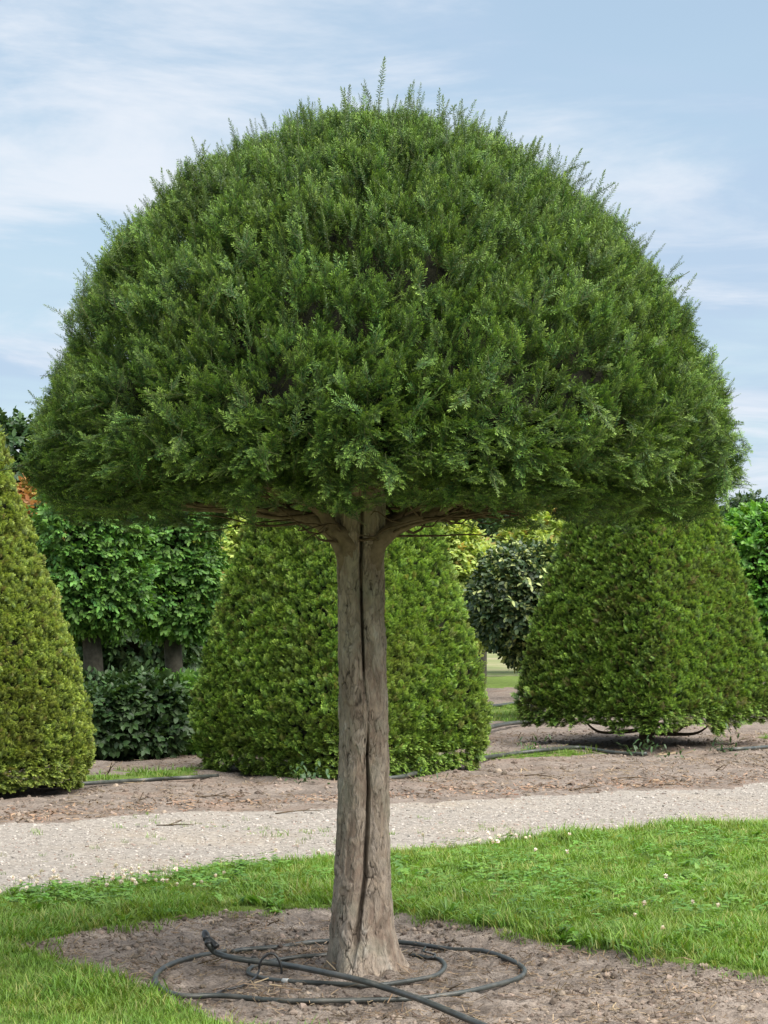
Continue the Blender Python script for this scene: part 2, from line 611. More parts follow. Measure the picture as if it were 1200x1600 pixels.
def curve_fn(pts):
    g = np.array([G(x, y)[:2] for x, y in pts])
    o = np.argsort(g[:, 0])
    gx, gy = g[o, 0], g[o, 1]

    def f(X):
        r = np.interp(X, gx, gy)
        sl = (gy[2] - gy[0]) / (gx[2] - gx[0])
        sr = (gy[-1] - gy[-3]) / (gx[-1] - gx[-3])
        r = np.where(X < gx[0], gy[0] + (X - gx[0]) * np.clip(sl, -1, 1), r)
        return np.where(X > gx[-1], gy[-1] + (X - gx[-1]) * np.clip(sr, -1, 1), r)
    return f


bed_back = curve_fn([(0, 1487), (80, 1480), (150, 1466), (240, 1447), (330, 1437), (420, 1430), (520, 1426), (620, 1432), (700, 1446),
                     (760, 1458), (820, 1475), (880, 1481), (920, 1490), (1000, 1507), (1080, 1521), (1140, 1528), (1200, 1531)])
bed_front = curve_fn([(-40, 1482), (0, 1492), (60, 1505), (130, 1522), (200, 1551), (260, 1572), (310, 1591), (350, 1612)])
road_near = curve_fn([(0, 1413), (100, 1401), (200, 1388), (300, 1376), (400, 1364), (520, 1351), (620, 1339), (700, 1331), (800, 1322),
                      (900, 1313), (1000, 1305), (1100, 1298), (1200, 1290)])
road_far = curve_fn([(0, 1290), (100, 1286), (200, 1276), (300, 1269), (420, 1263), (520, 1259), (700, 1251), (800, 1246), (900, 1241),
                     (1000, 1236), (1100, 1229), (1200, 1222)])


def strip_mid(X):
    return 19.9 + (X + 2.2) * 0.74


def zone(X, Y):
    """0 bed soil, 1 lawn, 2 road, 3 verge soil, 4 grass strip"""
    wob = (fbm(X * 2.2, Y * 2.2, 0, 11, 4) - 0.5)
    Yw = Y + wob * 0.30
    Yr = Y + wob * 0.55 * np.clip((Y - 8) / 8, 0.3, 1)
    z = np.full(np.shape(X), 3)
    lawn = (Yw > bed_back(X)) | (Yw < bed_front(X))
    z = np.where(Yr < road_far(X), 2, z)
    z = np.where(Yr < road_near(X), np.where(lawn, 1, 0), z)
    d1 = Y - strip_mid(X)
    far = Yr > road_far(X) + 1.2
    g = ((np.abs(d1 + wob * 0.8) < 0.5) | ((d1 > 6.0 + wob) & (d1 < 9.5 + wob)) | ((d1 > 15.5) & (d1 < 22))) & far
    for yx, yy in ((-0.4, 20.6), (2.82, 24.2), (-3.55, 18.4)):
        g &= np.hypot(X - yx, Y - yy) > 1.45 + wob
    return np.where(g, 4, z)


def hgt(X, Y):
    z = 0.018 * (fbm(X * 1.1, Y * 1.1, 0, 21, 3) - 0.5) * 2
    d = np.hypot(X - TREE_X, Y - TREE_Y)
    bedd = np.minimum(np.minimum(bed_back(X) - Y, Y - bed_front(X)), road_near(X) - Y)       # >0 inside the bed
    inbed = np.clip(bedd / 0.18 + 0.3, 0, 1)
    z = z + (1 - inbed) * 0.035 * (Y < road_near(X))
    rough = (fbm(X * 9, Y * 9, 0, 31, 5, 0.6) - 0.5) * 0.05 + (fbm(X * 30, Y * 30, 0, 35, 3) - 0.5) * 0.026
    z = z + rough * inbed
    z = z + 0.035 * np.exp(-(d / 0.28) ** 2)
    road = np.clip((Y - road_near(X)) / 0.4, 0, 1) * np.clip((road_far(X) - Y) / 0.5, 0, 1)
    z = z - 0.02 * road + road * 0.012 * (fbm(X * 6, Y * 6, 0, 41, 3) - 0.5)
    ver = np.clip((Y - road_far(X)) / 0.8, 0, 1)
    z = z + ver * (0.04 * np.sin(np.clip((Y - road_far(X)) / 2.4, 0, 1) * math.pi) + 0.07 * (fbm(X * 3.2, Y * 3.2, 0, 51, 4) - 0.5))
    return z - 0.14 * np.clip((Y - 44) / 4, 0, 1)


Ys = [6.6]
while Ys[-1] < 48:
    Ys.append(Ys[-1] + (Ys[-1] / 9.5) ** 2 * 0.017)
Ys = np.array(Ys)
us = np.linspace(-0.27, 0.27, 290)
UU, YY = np.meshgrid(us, Ys)
XX = UU * YY
ZZ = hgt(XX, YY)
TV = np.stack([XX, YY, ZZ], -1).reshape(-1, 3)
idx = np.arange(XX.size).reshape(XX.shape)
TQ = np.stack([idx[:-1, :-1], idx[:-1, 1:], idx[1:, 1:], idx[1:, :-1]], -1).reshape(-1, 4)
fc = TV[TQ].mean(1)
fz = zone(fc[:, 0], fc[:, 1])


def zone_object(name, ids, mat):
    q = TQ[np.isin(fz, ids)]
    used, inv = np.unique(q.ravel(), return_inverse=True)
    o = link(name, fast_mesh(name, TV[used], inv.reshape(-1, 4), [mat]))
    o['kind'] = 'structure'
    return o


zone_object('soil_bed', [0], M['soil'])
zone_object('lawn', [1], M['turf'])
zone_object('gravel_road', [2], M['gravel'])
zone_object('verge_soil', [3], M['far_soil'])
zone_object('grass_strip', [4], M['turf'])
gm = bpy.data.meshes.new('ground')
gm.from_pydata([(-600, -100, -0.13), (600, -100, -0.13), (600, 1200, -0.13), (-600, 1200, -0.13)], [], [(0, 1, 2, 3)])
gm.materials.append(M['field'])
tag(link('ground', gm), kind='structure')


def on_ground(x, y, dz=0.0):
    return np.array((x, y, float(hgt(np.array(x), np.array(y))) + dz))


# ------------------------------------------------------------------ shoots and leaves (source shapes)
def add_shoot(mb, o, d, nrm, L, n, nl, nw, flat, r, curve=0.15, age0=0.0, age1=1.0, stem=0.0016, a0=72, a1=22):
    """a yew shoot: thin stem with needles in two ranks (flat) or all round"""
    o, d, nrm = np.asarray(o, float), unit(d), np.asarray(nrm, float)
    nrm = unit(nrm - d * np.dot(nrm, d))
    s = np.cross(d, nrm)
    t = (np.arange(n) + 0.5) / n
    base = o + d * (L * t)[:, None] + nrm * (curve * L * t ** 2)[:, None]
    ang = np.radians(np.interp(t, [0, 0.75, 1], [a0, a0 - 14, a1]) + r.normal(0, 7, n))
    if flat:
        side = np.where(np.arange(n) % 2 == 0, 1, -1)
        phi = np.radians(r.normal(16, 16, n))
        lat = s * (side * np.cos(phi))[:, None] + nrm * np.sin(phi)[:, None]
    else:
        az = np.arange(n) * 2.39996 + r.normal(0, 0.3, n)
        lat = s * np.cos(az)[:, None] + nrm * np.sin(az)[:, None]
    nd = unit(d * np.cos(ang)[:, None] + lat * np.sin(ang)[:, None])
    ln = nl * np.interp(t, [0, 0.15, 0.6, 1], [0.7, 1, 1, 0.6]) * r.uniform(0.85, 1.1, n)
    wv = np.cross(nd, nrm + 0.25 * r.normal(0, 1, (n, 3)))
    wv = unit(wv) * (nw / 2)
    mid = base + nd * (ln * 0.5)[:, None]
    tip = base + nd * ln[:, None] - nrm * (0.05 * ln)[:, None]
    V = np.stack([base, mid - wv, tip, mid + wv], 1).reshape(-1, 3)
    age = np.repeat(age0 + (age1 - age0) * t ** 1.5, 4)
    F = np.arange(4 * n).reshape(n, 4)
    mb.add(V, F, 0, age)
    e = o + d * L + nrm * curve * L
    m_ = o + d * L * 0.5 + nrm * curve * L * 0.25
    off = np.stack([s, -0.5 * s + 0.87 * nrm, -0.5 * s - 0.87 * nrm])
    SV = np.concatenate([o + off * stem, m_ + off * stem * 0.75, e + off * stem * 0.35])
    SF = [(k + 3 * j, (k + 1) % 3 + 3 * j, (k + 1) % 3 + 3 * j + 3, k + 3 * j + 3) for j in (0, 1) for k in range(3)]
    mb.add(SV, SF, 1, 0)


def yew_spray(name, mat, L, seed, flat=True, sides=4, nl=0.027, nw=0.0052, dens=230):
    r = np.random.default_rng(seed)
    mb = MB()
    Y, Z = np.array([0, 1.0, 0]), np.array([0, 0, 1.0])
    add_shoot(mb, (0, 0, 0), Y + r.normal(0, 0.05, 3), Z, L, int(L * dens), nl, nw, flat, r, r.uniform(-0.05, 0.2), 0.0, 1.0)
    for k in range(sides):
        t = 0.15 + 0.6 * (k + r.uniform(0, 0.7)) / sides
        sd = 1 if k % 2 == 0 else -1
        d = Y * 0.8 + np.array([sd * r.uniform(0.5, 0.9), 0, r.uniform(-0.1, 0.5)])
        l2 = L * r.uniform(0.35, 0.6) * (1.15 - t * 0.5)
        add_shoot(mb, Y * L * t, d, Z + r.normal(0, 0.25, 3), l2, max(10, int(l2 * dens)), nl * 0.95, nw, flat, r, 0.1, 0.05, r.uniform(0.6, 1.0))
    return proto(name, mb.mesh(name, [mat, M['green_stem']]))


def yew_tuft(name, mat, seed, L=0.06, k=4, nl=0.026, nw=0.0062, n=14):
    """a clipped short tuft of a hedge yew"""
    r = np.random.default_rng(seed)
    mb = MB()
    for j in range(k):
        d = np.array([r.uniform(-0.7, 0.7), 1.0, r.uniform(-0.35, 0.6)])
        o = np.array([r.uniform(-0.02, 0.02), r.uniform(-0.02, 0.01), r.uniform(-0.015, 0.015)])
        add_shoot(mb, o, d, (0, 0, 1), L * r.uniform(0.7, 1.2), n, nl, nw, True, r, 0.15, 0.0, r.uniform(0.7, 1.0), 0.002, 65, 18)
    return proto(name, mb.mesh(name, [mat, M['green_stem']]))


def leaf_v(r, o, d, nrm, L, W):
    d = unit(d)
    nrm = unit(nrm - d * np.dot(nrm, d))
    s = np.cross(d, nrm)
    f = r.uniform(0.05, 0.18) * W
    b = -r.uniform(0.0, 0.22) * L
    return np.array([o, o + d * L * 0.3 + s * W * 0.45 + nrm * f, o + d * L * 0.68 + s * W * 0.38 + nrm * (f + b * 0.4), o + d * L + nrm * b,
                     o + d * L * 0.68 - s * W * 0.38 + nrm * (f + b * 0.4), o + d * L * 0.3 - s * W * 0.45 + nrm * f,
                     o + d * L * 0.35, o + d * L * 0.7 + nrm * b * 0.4])


LEAF_F = [(0, 6, 1), (6, 7, 2, 1), (7, 3, 2), (0, 5, 6), (6, 5, 4, 7), (7, 4, 3)]


def leaf_sprig(name, mat, seed, n=6, L=0.06, W=0.036, reach=0.11, fleck=0.0):
    r = np.random.default_rng(seed)
    mb = MB()
    for k in range(n):
        t = (k + 0.6) / n
        sd = 1 if k % 2 else -1
        d = np.array([sd * r.uniform(0.4, 1.0), r.uniform(0.2, 0.9), r.uniform(-0.5, 0.2)])
        if k == n - 1:
            d = np.array([0.1, 1, -0.1])
        nr = np.array([r.normal(0, 0.3), 0.45, 1.0])
        mb.add(leaf_v(r, np.array([0, reach * t, 0.0]), d, nr, L * r.uniform(0.75, 1.15), W * r.uniform(0.8, 1.1)), LEAF_F, 0, np.clip(t + r.normal(0, 0.2), 0, 1) if not fleck else (r.uniform(0.6, 1) if r.uniform() < fleck else r.uniform(0, 0.15)))
    mb.add([(-.001, 0, 0), (.001, 0, 0), (.0005, reach, 0), (-.0005, reach, 0)], [(0, 1, 2, 3)], 1, 0)
    return proto(name, mb.mesh(name, [mat, M['twig']], True))


def blade_tuft(name, mat, seed, n=11, h=0.075, spread=0.02, w=0.0042, lean=0.5):
    r = np.random.default_rng(seed)
    mb = MB()
    for k in range(n):
        a = r.uniform(0, 2 * math.pi)
        o = np.array([r.normal(0, spread), r.normal(0, spread), -0.005])
        hh = h * r.uniform(0.5, 1.25)
        ln_ = lean * r.uniform(0.1, 1.2) * hh
        dx = np.array([math.cos(a), math.sin(a), 0])
        s = np.array([-dx[1], dx[0], 0])
        ww = w * r.uniform(0.7, 1.2)
        V, A = [], []
        for t, wf in ((0, 0.8), (0.4, 1.0), (0.75, 0.7)):
            c = o + dx * ln_ * t ** 2 + np.array([0, 0, hh * (t - 0.12 * t * t)])
            V += [c - s * ww * wf / 2, c + s * ww * wf / 2]
            A += [t, t]
        V.append(o + dx * ln_ * 1.1 + np.array([0, 0, hh * 0.88]))
        A.append(1.0)
        mb.add(V, [(0, 1, 3, 2), (2, 3, 5, 4), (4, 5, 6)], 0, np.array(A) * r.uniform(0.6, 1.0))
    return proto(name, mb.mesh(name, [mat]))


def stone(name, mat, seed, flat=0.6):
    r = np.random.default_rng(seed)
    import bmesh
    bm = bmesh.new()
    bmesh.ops.create_icosphere(bm, subdivisions=1, radius=1.0)
    for v in bm.verts:
        k = r.uniform(0.7, 1.2)
        v.co = (v.co.x * k, v.co.y * k * r.uniform(0.8, 1.0), v.co.z * k * flat)
    me = bpy.data.meshes.new(name)
    bm.to_mesh(me)
    bm.free()
    me.materials.append(mat)
    at_ = me.attributes.new('age', 'FLOAT', 'POINT')
    at_.data.foreach_set('value', np.full(len(me.vertices), r.uniform(0, 1), np.float32))
    return proto(name, me)


# ------------------------------------------------------------------ the dome-shaped yew
tree = empty('yew_tree', (TREE_X, TREE_Y, 0.0))
tag(tree, 'dome-shaped clipped yew standard on a bare fluted trunk, hose rings round its foot', 'tree')


def trunk_mesh():
    nz, nt = 460, 380
    zt = np.linspace(0, 1, nz)
    z = -0.06 + 2.36 * zt ** 0.92
    th = np.linspace(-math.pi, math.pi, nt, endpoint=False)
    th = th - 0.45 * np.sin(th)                     # more columns on the seam side
    Z, T = np.meshgrid(z, th, indexing='ij')
    rad = np.interp(z, [-0.06, 0.0, 0.05, 0.12, 0.2, 0.35, 0.6, 1.0, 1.4, 1.8, 1.95, 2.1, 2.3],
                    [0.215, 0.19, 0.172, 0.156, 0.146, 0.133, 0.121, 0.112, 0.104, 0.104, 0.108, 0.095, 0.06])
    cx = np.interp(z, [0, 0.2, 0.6, 1.0, 1.4, 1.85, 2.3], [0.004, -0.008, -0.002, 0.0, -0.008, -0.016, -0.01])
    rad = rad * 0.955
    R = rad[:, None] * np.ones_like(T)
    sx, cy = np.sin(T), -np.cos(T)                  # T = 0 faces the path side (-Y)
    # buttress lobes at the foot and long flutes up the stem
    foot = np.exp(-np.clip(Z, 0, None) / 0.13)
    R *= 1 + foot * (0.17 * np.cos(3 * T + 0.6) + 0.10 * np.cos(5 * T + 2.1))
    R *= 1 + 0.035 * np.cos(2 * T + 0.4 + Z * 0.8) + 0.022 * np.cos(5 * T + 1.7 * Z) + 0.03 * (fbm(sx * 1.4 + 9, cy * 1.4 + 9, Z * 2.0, 61, 3) - 0.5)
    # seam between the two fused stems
    s_off = np.interp(z, [0.0, 0.1, 0.2, 0.42, 0.75, 1.0, 1.1, 1.27, 1.8, 2.1], [-0.062, -0.045, -0.024, 0.008, 0.022, 0.024, 0.018, 0.0, 0.003, 0.012])
    s_off = s_off + 0.016 * (fbm(z * 3.1, 0 * z + 2.5, 0 * z, 64, 3) - 0.5)
    dx = sx * R - s_off[:, None] + 0.004 * (vnoise(Z * 14, 0 * Z, 0 * Z, 63) - 0.5)
    front = np.clip(-cy * 3, 0, 1)
    dep = np.interp(z, [0, 0.08, 0.16, 0.3, 0.9, 1.0, 1.06, 1.15, 1.24, 1.3, 1.8, 1.95, 2.1], [0.0, 0.012, 0.035, 0.055, 0.045, 0.02, 0.007, 0.004, 0.012, 0.045, 0.05, 0.045, 0.02])
    wid = np.interp(z, [0, 0.12, 0.3, 0.7, 1.0, 1.3, 1.6, 1.9], [0.016, 0.014, 0.0115, 0.0095, 0.005, 0.0065, 0.008, 0.010])
    g1 = np.exp(-(dx / wid[:, None]) ** 4)
    g2 = np.exp(-(dx / 0.040) ** 2)
    # bark plates: stretched cells with proud and sunken flakes
    U = T * 0.115
    wu = U + 0.075 * (fbm(U * 20, Z * 9, 3.1, 65, 4) - 0.5)
    wz = Z + 0.16 * (fbm(U * 22, Z * 9, 7.7, 66, 4) - 0.5)

    def cells(su, sz, seed):
        a, b = wu / su + 50, wz / sz + 50
        ia, ib = np.floor(a), np.floor(b)
        f1 = np.full(a.shape, 9.0)
        f2 = np.full(a.shape, 9.0)
        idv = np.zeros(a.shape)
        for i in (-1, 0, 1):
            for j in (-1, 0, 1):
                ca, cb = (ia + i).astype(np.int64), (ib + j).astype(np.int64)
                h1, h2, h3 = (_h(ca, cb, np.zeros_like(ca), seed + q) for q in (0, 1, 2))
                d = np.hypot(ca + h1 - a, cb + h2 - b)
                n1 = d < f1
                f2 = np.where(n1, f1, np.minimum(f2, d))
                idv = np.where(n1, h3, idv)
                f1 = np.where(n1, d, f1)
        return idv, f2 - f1
    id1, e1 = cells(0.035, 0.085, 71)
    id2, e2 = cells(0.016, 0.034, 75)
    has1 = _h((id1 * 9999).astype(np.int64), np.zeros_like(id1, dtype=np.int64), np.zeros_like(id1, dtype=np.int64), 5) > 0.35
    cm = np.clip((fbm(U * 30, Z * 16, 2.2, 67, 3) - 0.40) * 6, 0, 1)
    crack1 = np.exp(-(e1 / 0.06) ** 2) * has1 * cm
    crack2 = np.exp(-(e2 / 0.10) ** 2) * (id1 > 0.3) * cm
    R += (id1 - 0.5) * 0.007 * np.clip(e1 / 0.12, 0, 1) + (id2 - 0.5) * 0.0045 * np.clip(e2 / 0.15, 0, 1) * (id1 > 0.35)
    R -= 0.005 * crack1 + 0.0028 * crack2
    R += 0.003 * (fbm(U * 60, Z * 30, 1.0, 81, 3) - 0.5)
    R -= front * (dep[:, None] * g1 + 0.021 * np.clip(dep[:, None] / 0.04, 0.2, 1) * g2)
    X = cx[:, None] + R * sx
    Yv = R * cy
    V = np.stack([X + TREE_X, Yv + TREE_Y, Z], -1).reshape(-1, 3)
    ii = np.arange(nz * nt).reshape(nz, nt)
    a, b = ii[:-1], ii[1:]
    Q = np.stack([a, np.roll(a, -1, 1), np.roll(b, -1, 1), b], -1).reshape(-1, 4)
    plate = np.clip(0.28 * id1 + 0.22 * id2 + 0.9 * (fbm(U * 12, Z * 5, 4.4, 69, 4) - 0.22), 0, 1)
    crack = np.clip(crack1 + 0.6 * crack2, 0, 1)
    return fast_mesh('trunk', V, Q, [M['bark']], {'plate': plate.ravel(), 'crack': crack.ravel()})


link('trunk', trunk_mesh(), tree)

# profile of the dome (radius, height), bottom inner edge to top
DOME = np.array([(0.70, 2.10), (1.00, 2.06), (1.22, 1.985), (1.385, 1.985), (1.44, 2.07), (1.455, 2.20), (1.43, 2.38), (1.36, 2.57), (1.285, 2.79),
                 (1.17, 3.03), (1.085, 3.16), (0.965, 3.30), (0.815, 3.43), (0.56, 3.585), (0.33, 3.665), (0.0, 3.71)])
prof = spline(DOME, 400)
_t = unit(np.gradient(prof, axis=0))
prof = prof - np.stack([_t[:, 1], -_t[:, 0]], -1) * np.interp(prof[:, 1], [2.1, 2.4, 2.9, 3.2, 3.5, 3.7], [-0.01, 0.0, 0.02, 0.06, 0.085, 0.06])[:, None]
prof[:, 0] = np.maximum(prof[:, 0], 0)
plen = np.r_[0, np.cumsum(np.hypot(*np.diff(prof, axis=0).T))]


def dome_sample(n, r, front_bias=0.0):
    pr = np.interp(np.linspace(0, plen[-1], 2000), plen, prof[:, 0])
    pz = np.interp(np.linspace(0, plen[-1], 2000), plen, prof[:, 1])
    cdf = np.cumsum(pr + 0.01)
    k = np.searchsorted(cdf, r.uniform(0, cdf[-1], n))
    th = r.uniform(-math.pi, math.pi, n)
    if front_bias:
        keep = (np.cos(th) > -0.25) | (r.uniform(0, 1, n) > front_bias)
        k, th = k[keep], th[keep]
    k = np.clip(k, 1, 1998)
    tr, tz = pr[k + 1] - pr[k - 1], pz[k + 1] - pz[k - 1]
    tl = np.hypot(tr, tz)
    nr, nz = tz / tl, -tr / tl                                    # outward for bottom-to-top order
    c, s = np.cos(th - math.pi / 2), np.sin(th - math.pi / 2)     # th = 0 faces -Y
    P = np.stack([pr[k] * c, pr[k] * s, pz[k]], -1)
    N = np.stack([nr * c, nr * s, nz], -1)
    wob = 1 + 0.012 * (fbm(P[:, 0] * 1.4 + 4, P[:, 1] * 1.4 + 4, P[:, 2] * 1.4, 91, 2) - 0.5)
    P[:, :2] *= wob[:, None]
    P[:, 0] -= 0.035 * np.clip((P[:, 2] - 2.5) / 0.8, 0, 1)           # the dome leans a little
    return P, N


CEN = np.array([-0.005 - TREE_X, 0, 0]) + np.array([TREE_X, TREE_Y, 0])


def branchlet(name, seed, L=0.13, shoots=7, flat=True, mat=None):
    """a short twig that fans out into several dense young shoots"""
    r = np.random.default_rng(seed)
    mb = MB()
    Y, Z = np.array([0, 1.0, 0]), np.array([0, 0, 1.0])
    for k in range(shoots):
        t = 0.25 + 0.6 * k / max(1, shoots - 1)
        az = k * 2.4 + r.uniform(-0.5, 0.5)
        op = r.uniform(0.45, 0.95) * (1.15 - 0.5 * t)
        d = Y + np.array([math.cos(az) * op * (1.25 if flat else 1.0), 0, math.sin(az) * op * (0.55 if flat else 1.0)])
        l2 = r.uniform(0.055, 0.095) * (1.2 if k == shoots - 1 else 1.0)
        if k == shoots - 1:
            d = Y + r.normal(0, 0.1, 3)
        isf = flat or r.uniform() < 0.35
        add_shoot(mb, Y * L * t, d, Z + r.normal(0, 0.25, 3), l2, int(l2 * (225 if isf else 280)), 0.0255, 0.0047, isf, r, 0.12, 0.0, r.uniform(0.55, 1.0), 0.0016, 66, 24)
    s_ = 0.002
    mb.add([(-s_, 0, 0), (s_, 0, 0), (s_ * 0.5, L, 0), (-s_ * 0.5, L, 0), (0, 0, -s_), (0, 0, s_), (0, L, s_ * 0.5), (0, L, -s_ * 0.5)], [(0, 1, 2, 3), (4, 5, 6, 7)], 1, 0)
    return proto(name, mb.mesh(name, [mat or M['yew'], M['green_stem']]))


sprays = [branchlet('yew_branchlet_%d' % k, 100 + k, L, n_, True) for k, (L, n_) in enumerate([(0.12, 7), (0.14, 8), (0.11, 6), (0.15, 9), (0.13, 7), (0.10, 6)])]
sprays += [branchlet('yew_branchlet_r%d' % k, 130 + k, L, n_, False) for k, (L, n_) in enumerate([(0.12, 7), (0.14, 8), (0.10, 6)])]


def dome_crown():
    r = np.random.default_rng(5)
    Ps, Es, Ss, Is = [], [], [], []
    for layer, (n, depth, up) in enumerate(((15500, 0.0, 1.0), (5600, 0.09, 0.8), (4000, 0.18, 0.8))):
        P, N = dome_sample(n, r, 0.55)
        n = len(P)
        clump = fbm(P[:, 0] * 11, P[:, 1] * 11, P[:, 2] * 12, 95, 2) - 0.5
        clump = np.where(clump < -0.06, clump * 1.5, clump)
        zz = np.interp(P[:, 2], [1.98, 2.1, 2.3, 2.7, 3.2, 3.8], [-0.35, -0.05, 0.35, 0.65, 0.7, 0.6])
        D = unit(N * 0.75 + np.array([0, 0, 1.0]) * (zz * up)[:, None] + r.normal(0, 0.40, (n, 3)))
        under = N[:, 2] < -0.5                                      # the underside: sparse, hanging outwards
        D[under] = unit(np.stack([P[under, 0], P[under, 1], np.full(under.sum(), -0.25)], -1) + r.normal(0, 0.45, (under.sum(), 3)))
        L = 0.15
        S = r.uniform(0.52, 0.90, n)
        O = P + N * (clump * 0.20 - depth)[:, None] - D * (0.17 * S)[:, None]
        low = np.clip((2.5 - P[:, 2]) / 0.5, 0, 1)[:, None]
        Zn = np.array([0, 0, 1.0]) * 1.0 + N * (0.7 - 0.5 * low) + r.normal(0, 0.3, (n, 3))
        keep = ~under | (r.uniform(0, 1, n) < 0.75)
        keep &= ~((clump < -0.06) & (r.uniform(0, 1, n) < (0.92, 0.6, 0.0)[layer]))
        Ps.append(O[keep])
        Es.append(frames(D, Zn)[keep])
        Ss.append(S[keep])
        pk = np.where(r.uniform(0, 1, n) < np.clip((P[:, 2] - 2.2) / 1.6, 0.05, 0.75), r.integers(6, 9, n), r.integers(0, 6, n))
        Is.append(pk[keep])
    o = scatter('foliage', np.concatenate(Ps) + CEN, np.concatenate(Es), np.concatenate(Ss), np.concatenate(Is), sprays, tree)
    # longer upright new shoots that stand proud of the clipped dome
    spikes = [yew_spray('yew_spike_%d' % k, M['yew_tip'], L, 160 + k, False, s, 0.0165, 0.0036, 420) for k, (L, s) in enumerate(
        [(0.12, 0), (0.16, 0), (0.11, 0), (0.18, 1), (0.14, 0)])]
    P, N = dome_sample(3000, r)
    ok = (P[:, 2] > 2.35) & (r.uniform(0, 1, len(P)) < np.clip((P[:, 2] - 2.1) / 1.2, 0.35, 1))
    P, N = P[ok], N[ok]
    n = len(P)
    D = unit(N * 0.75 + np.array([0, 0, 0.55]) + r.normal(0, 0.16, (n, 3)))
    S = np.clip(r.lognormal(-0.38, 0.28, n), 0.4, 1.1)
    O = P - D * 0.02
    Zn = N + r.normal(0, 0.5, (n, 3))
    pk = r.integers(0, 5, n)
    # the tallest leader
    O = np.vstack([O, [(-0.02, -0.05, 3.70)]])
    D = np.vstack([D, [(0.05, 0, 1)]])
    Zn = np.vstack([Zn, [(0, -1, 0)]])
    S, pk = np.r_[S, 1.25], np.r_[pk, 1]
    scatter('new_shoots', O + CEN, frames(D, Zn), S, pk, spikes, tree)


dome_crown()


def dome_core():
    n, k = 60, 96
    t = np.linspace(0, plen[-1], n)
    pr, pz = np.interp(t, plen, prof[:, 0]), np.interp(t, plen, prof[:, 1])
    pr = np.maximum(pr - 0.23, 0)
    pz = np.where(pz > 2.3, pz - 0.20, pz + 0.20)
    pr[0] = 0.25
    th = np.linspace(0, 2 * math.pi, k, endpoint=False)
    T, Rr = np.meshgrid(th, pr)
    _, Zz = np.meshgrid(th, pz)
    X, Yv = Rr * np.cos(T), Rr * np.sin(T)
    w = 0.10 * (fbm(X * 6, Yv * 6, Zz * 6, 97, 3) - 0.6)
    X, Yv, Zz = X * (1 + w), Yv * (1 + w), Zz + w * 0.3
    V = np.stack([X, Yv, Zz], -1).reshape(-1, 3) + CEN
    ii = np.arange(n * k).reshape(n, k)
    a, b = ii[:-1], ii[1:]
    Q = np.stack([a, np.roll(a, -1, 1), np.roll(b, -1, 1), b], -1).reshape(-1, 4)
    link('gap_shade_hull', fast_mesh('gap_shade_hull', V, Q, [M['core']]), tree)  # added hull, its dark colour paints the shade in the dome's gaps


dome_core()

# limbs that leave the trunk under the dome
M['limb'] = surf_mat('limb_bark', [(0.3, (0.09, 0.068, 0.046)), (0.7, (0.20, 0.155, 0.11))], 26, bump=0.6, bscale=70, bdist=0.006)
LIMBS = [
    ([(546, 905), (541, 866), (522, 834), (490, 812), (440, 799), (370, 792), (300, 790), (210, 782)], (-0.01, -0.025, -0.035, -0.05, -0.08, -0.12, -0.16, -0.2), (0.046, 0.044, 0.034, 0.026, 0.021, 0.016, 0.011, 0.006)),
    ([(548, 880), (542, 842), (518, 815), (492, 793), (455, 774), (400, 755), (330, 735)], (-0.04, -0.055, -0.07, -0.10, -0.15, -0.25, -0.35), (0.040, 0.036, 0.028, 0.022, 0.018, 0.013, 0.007)),
    ([(574, 915), (580, 872), (598, 846), (632, 822), (670, 800), (715, 781), (790, 764), (880, 745)], (-0.01, -0.03, -0.045, -0.055, -0.07, -0.09, -0.12, -0.15), (0.050, 0.048, 0.038, 0.030, 0.027, 0.022, 0.015, 0.007)),
    ([(585, 838), (610, 815), (660, 796), (730, 780), (810, 768), (900, 764), (1000, 770)], (0.03, 0.08, 0.15, 0.22, 0.3, 0.35, 0.4), (0.036, 0.028, 0.022, 0.018, 0.014, 0.010, 0.006)),
    ([(560, 830), (520, 815), (440, 806), (350, 800), (250, 796)], (0.1, 0.25, 0.45, 0.6, 0.75), (0.034, 0.024, 0.018, 0.012, 0.006)),
    ([(575, 830), (620, 810), (690, 806), (780, 800), (860, 795)], (0.1, 0.3, 0.55, 0.75, 0.9), (0.034, 0.024, 0.018, 0.012, 0.006)),
    ([(560, 770), (552, 755), (545, 745), (530, 730)], (0.0, -0.3, -0.6, -0.95), (0.034, 0.022, 0.014, 0.007)),
    ([(570, 770), (585, 755), (605, 742), (640, 722)], (0.0, -0.25, -0.55, -0.9), (0.03, 0.02, 0.013, 0.007)),
]
limb_paths = []
for k, (pp, dy, rr) in enumerate(LIMBS):
    pts = np.array([at(x, y, TREE_Y + d) for (x, y), d in zip(pp, dy)])
    pts[1:] += np.random.default_rng(300 + k).normal(0, 0.006, (len(pts) - 1, 3))
    limb_paths.append(spline(pts, 40))
    tube('limb', pts, rr, M['limb'], tree, 12, 48, 0.14, k)
# the fused stems carry on upwards inside the crown
for k, (x1, y1, z1) in enumerate([(-0.25, -0.1, 3.1), (0.22, 0.05, 3.2), (-0.02, 0.25, 3.0)]):
    tube('stem', [(TREE_X + 0.03 * (k - 1), TREE_Y, 1.9), (TREE_X + x1 * 0.3, TREE_Y + y1 * 0.3, 2.3), (TREE_X + x1, TREE_Y + y1, z1)], (0.055, 0.045, 0.02), M['limb'], tree, 10, 24, 0.1, k)


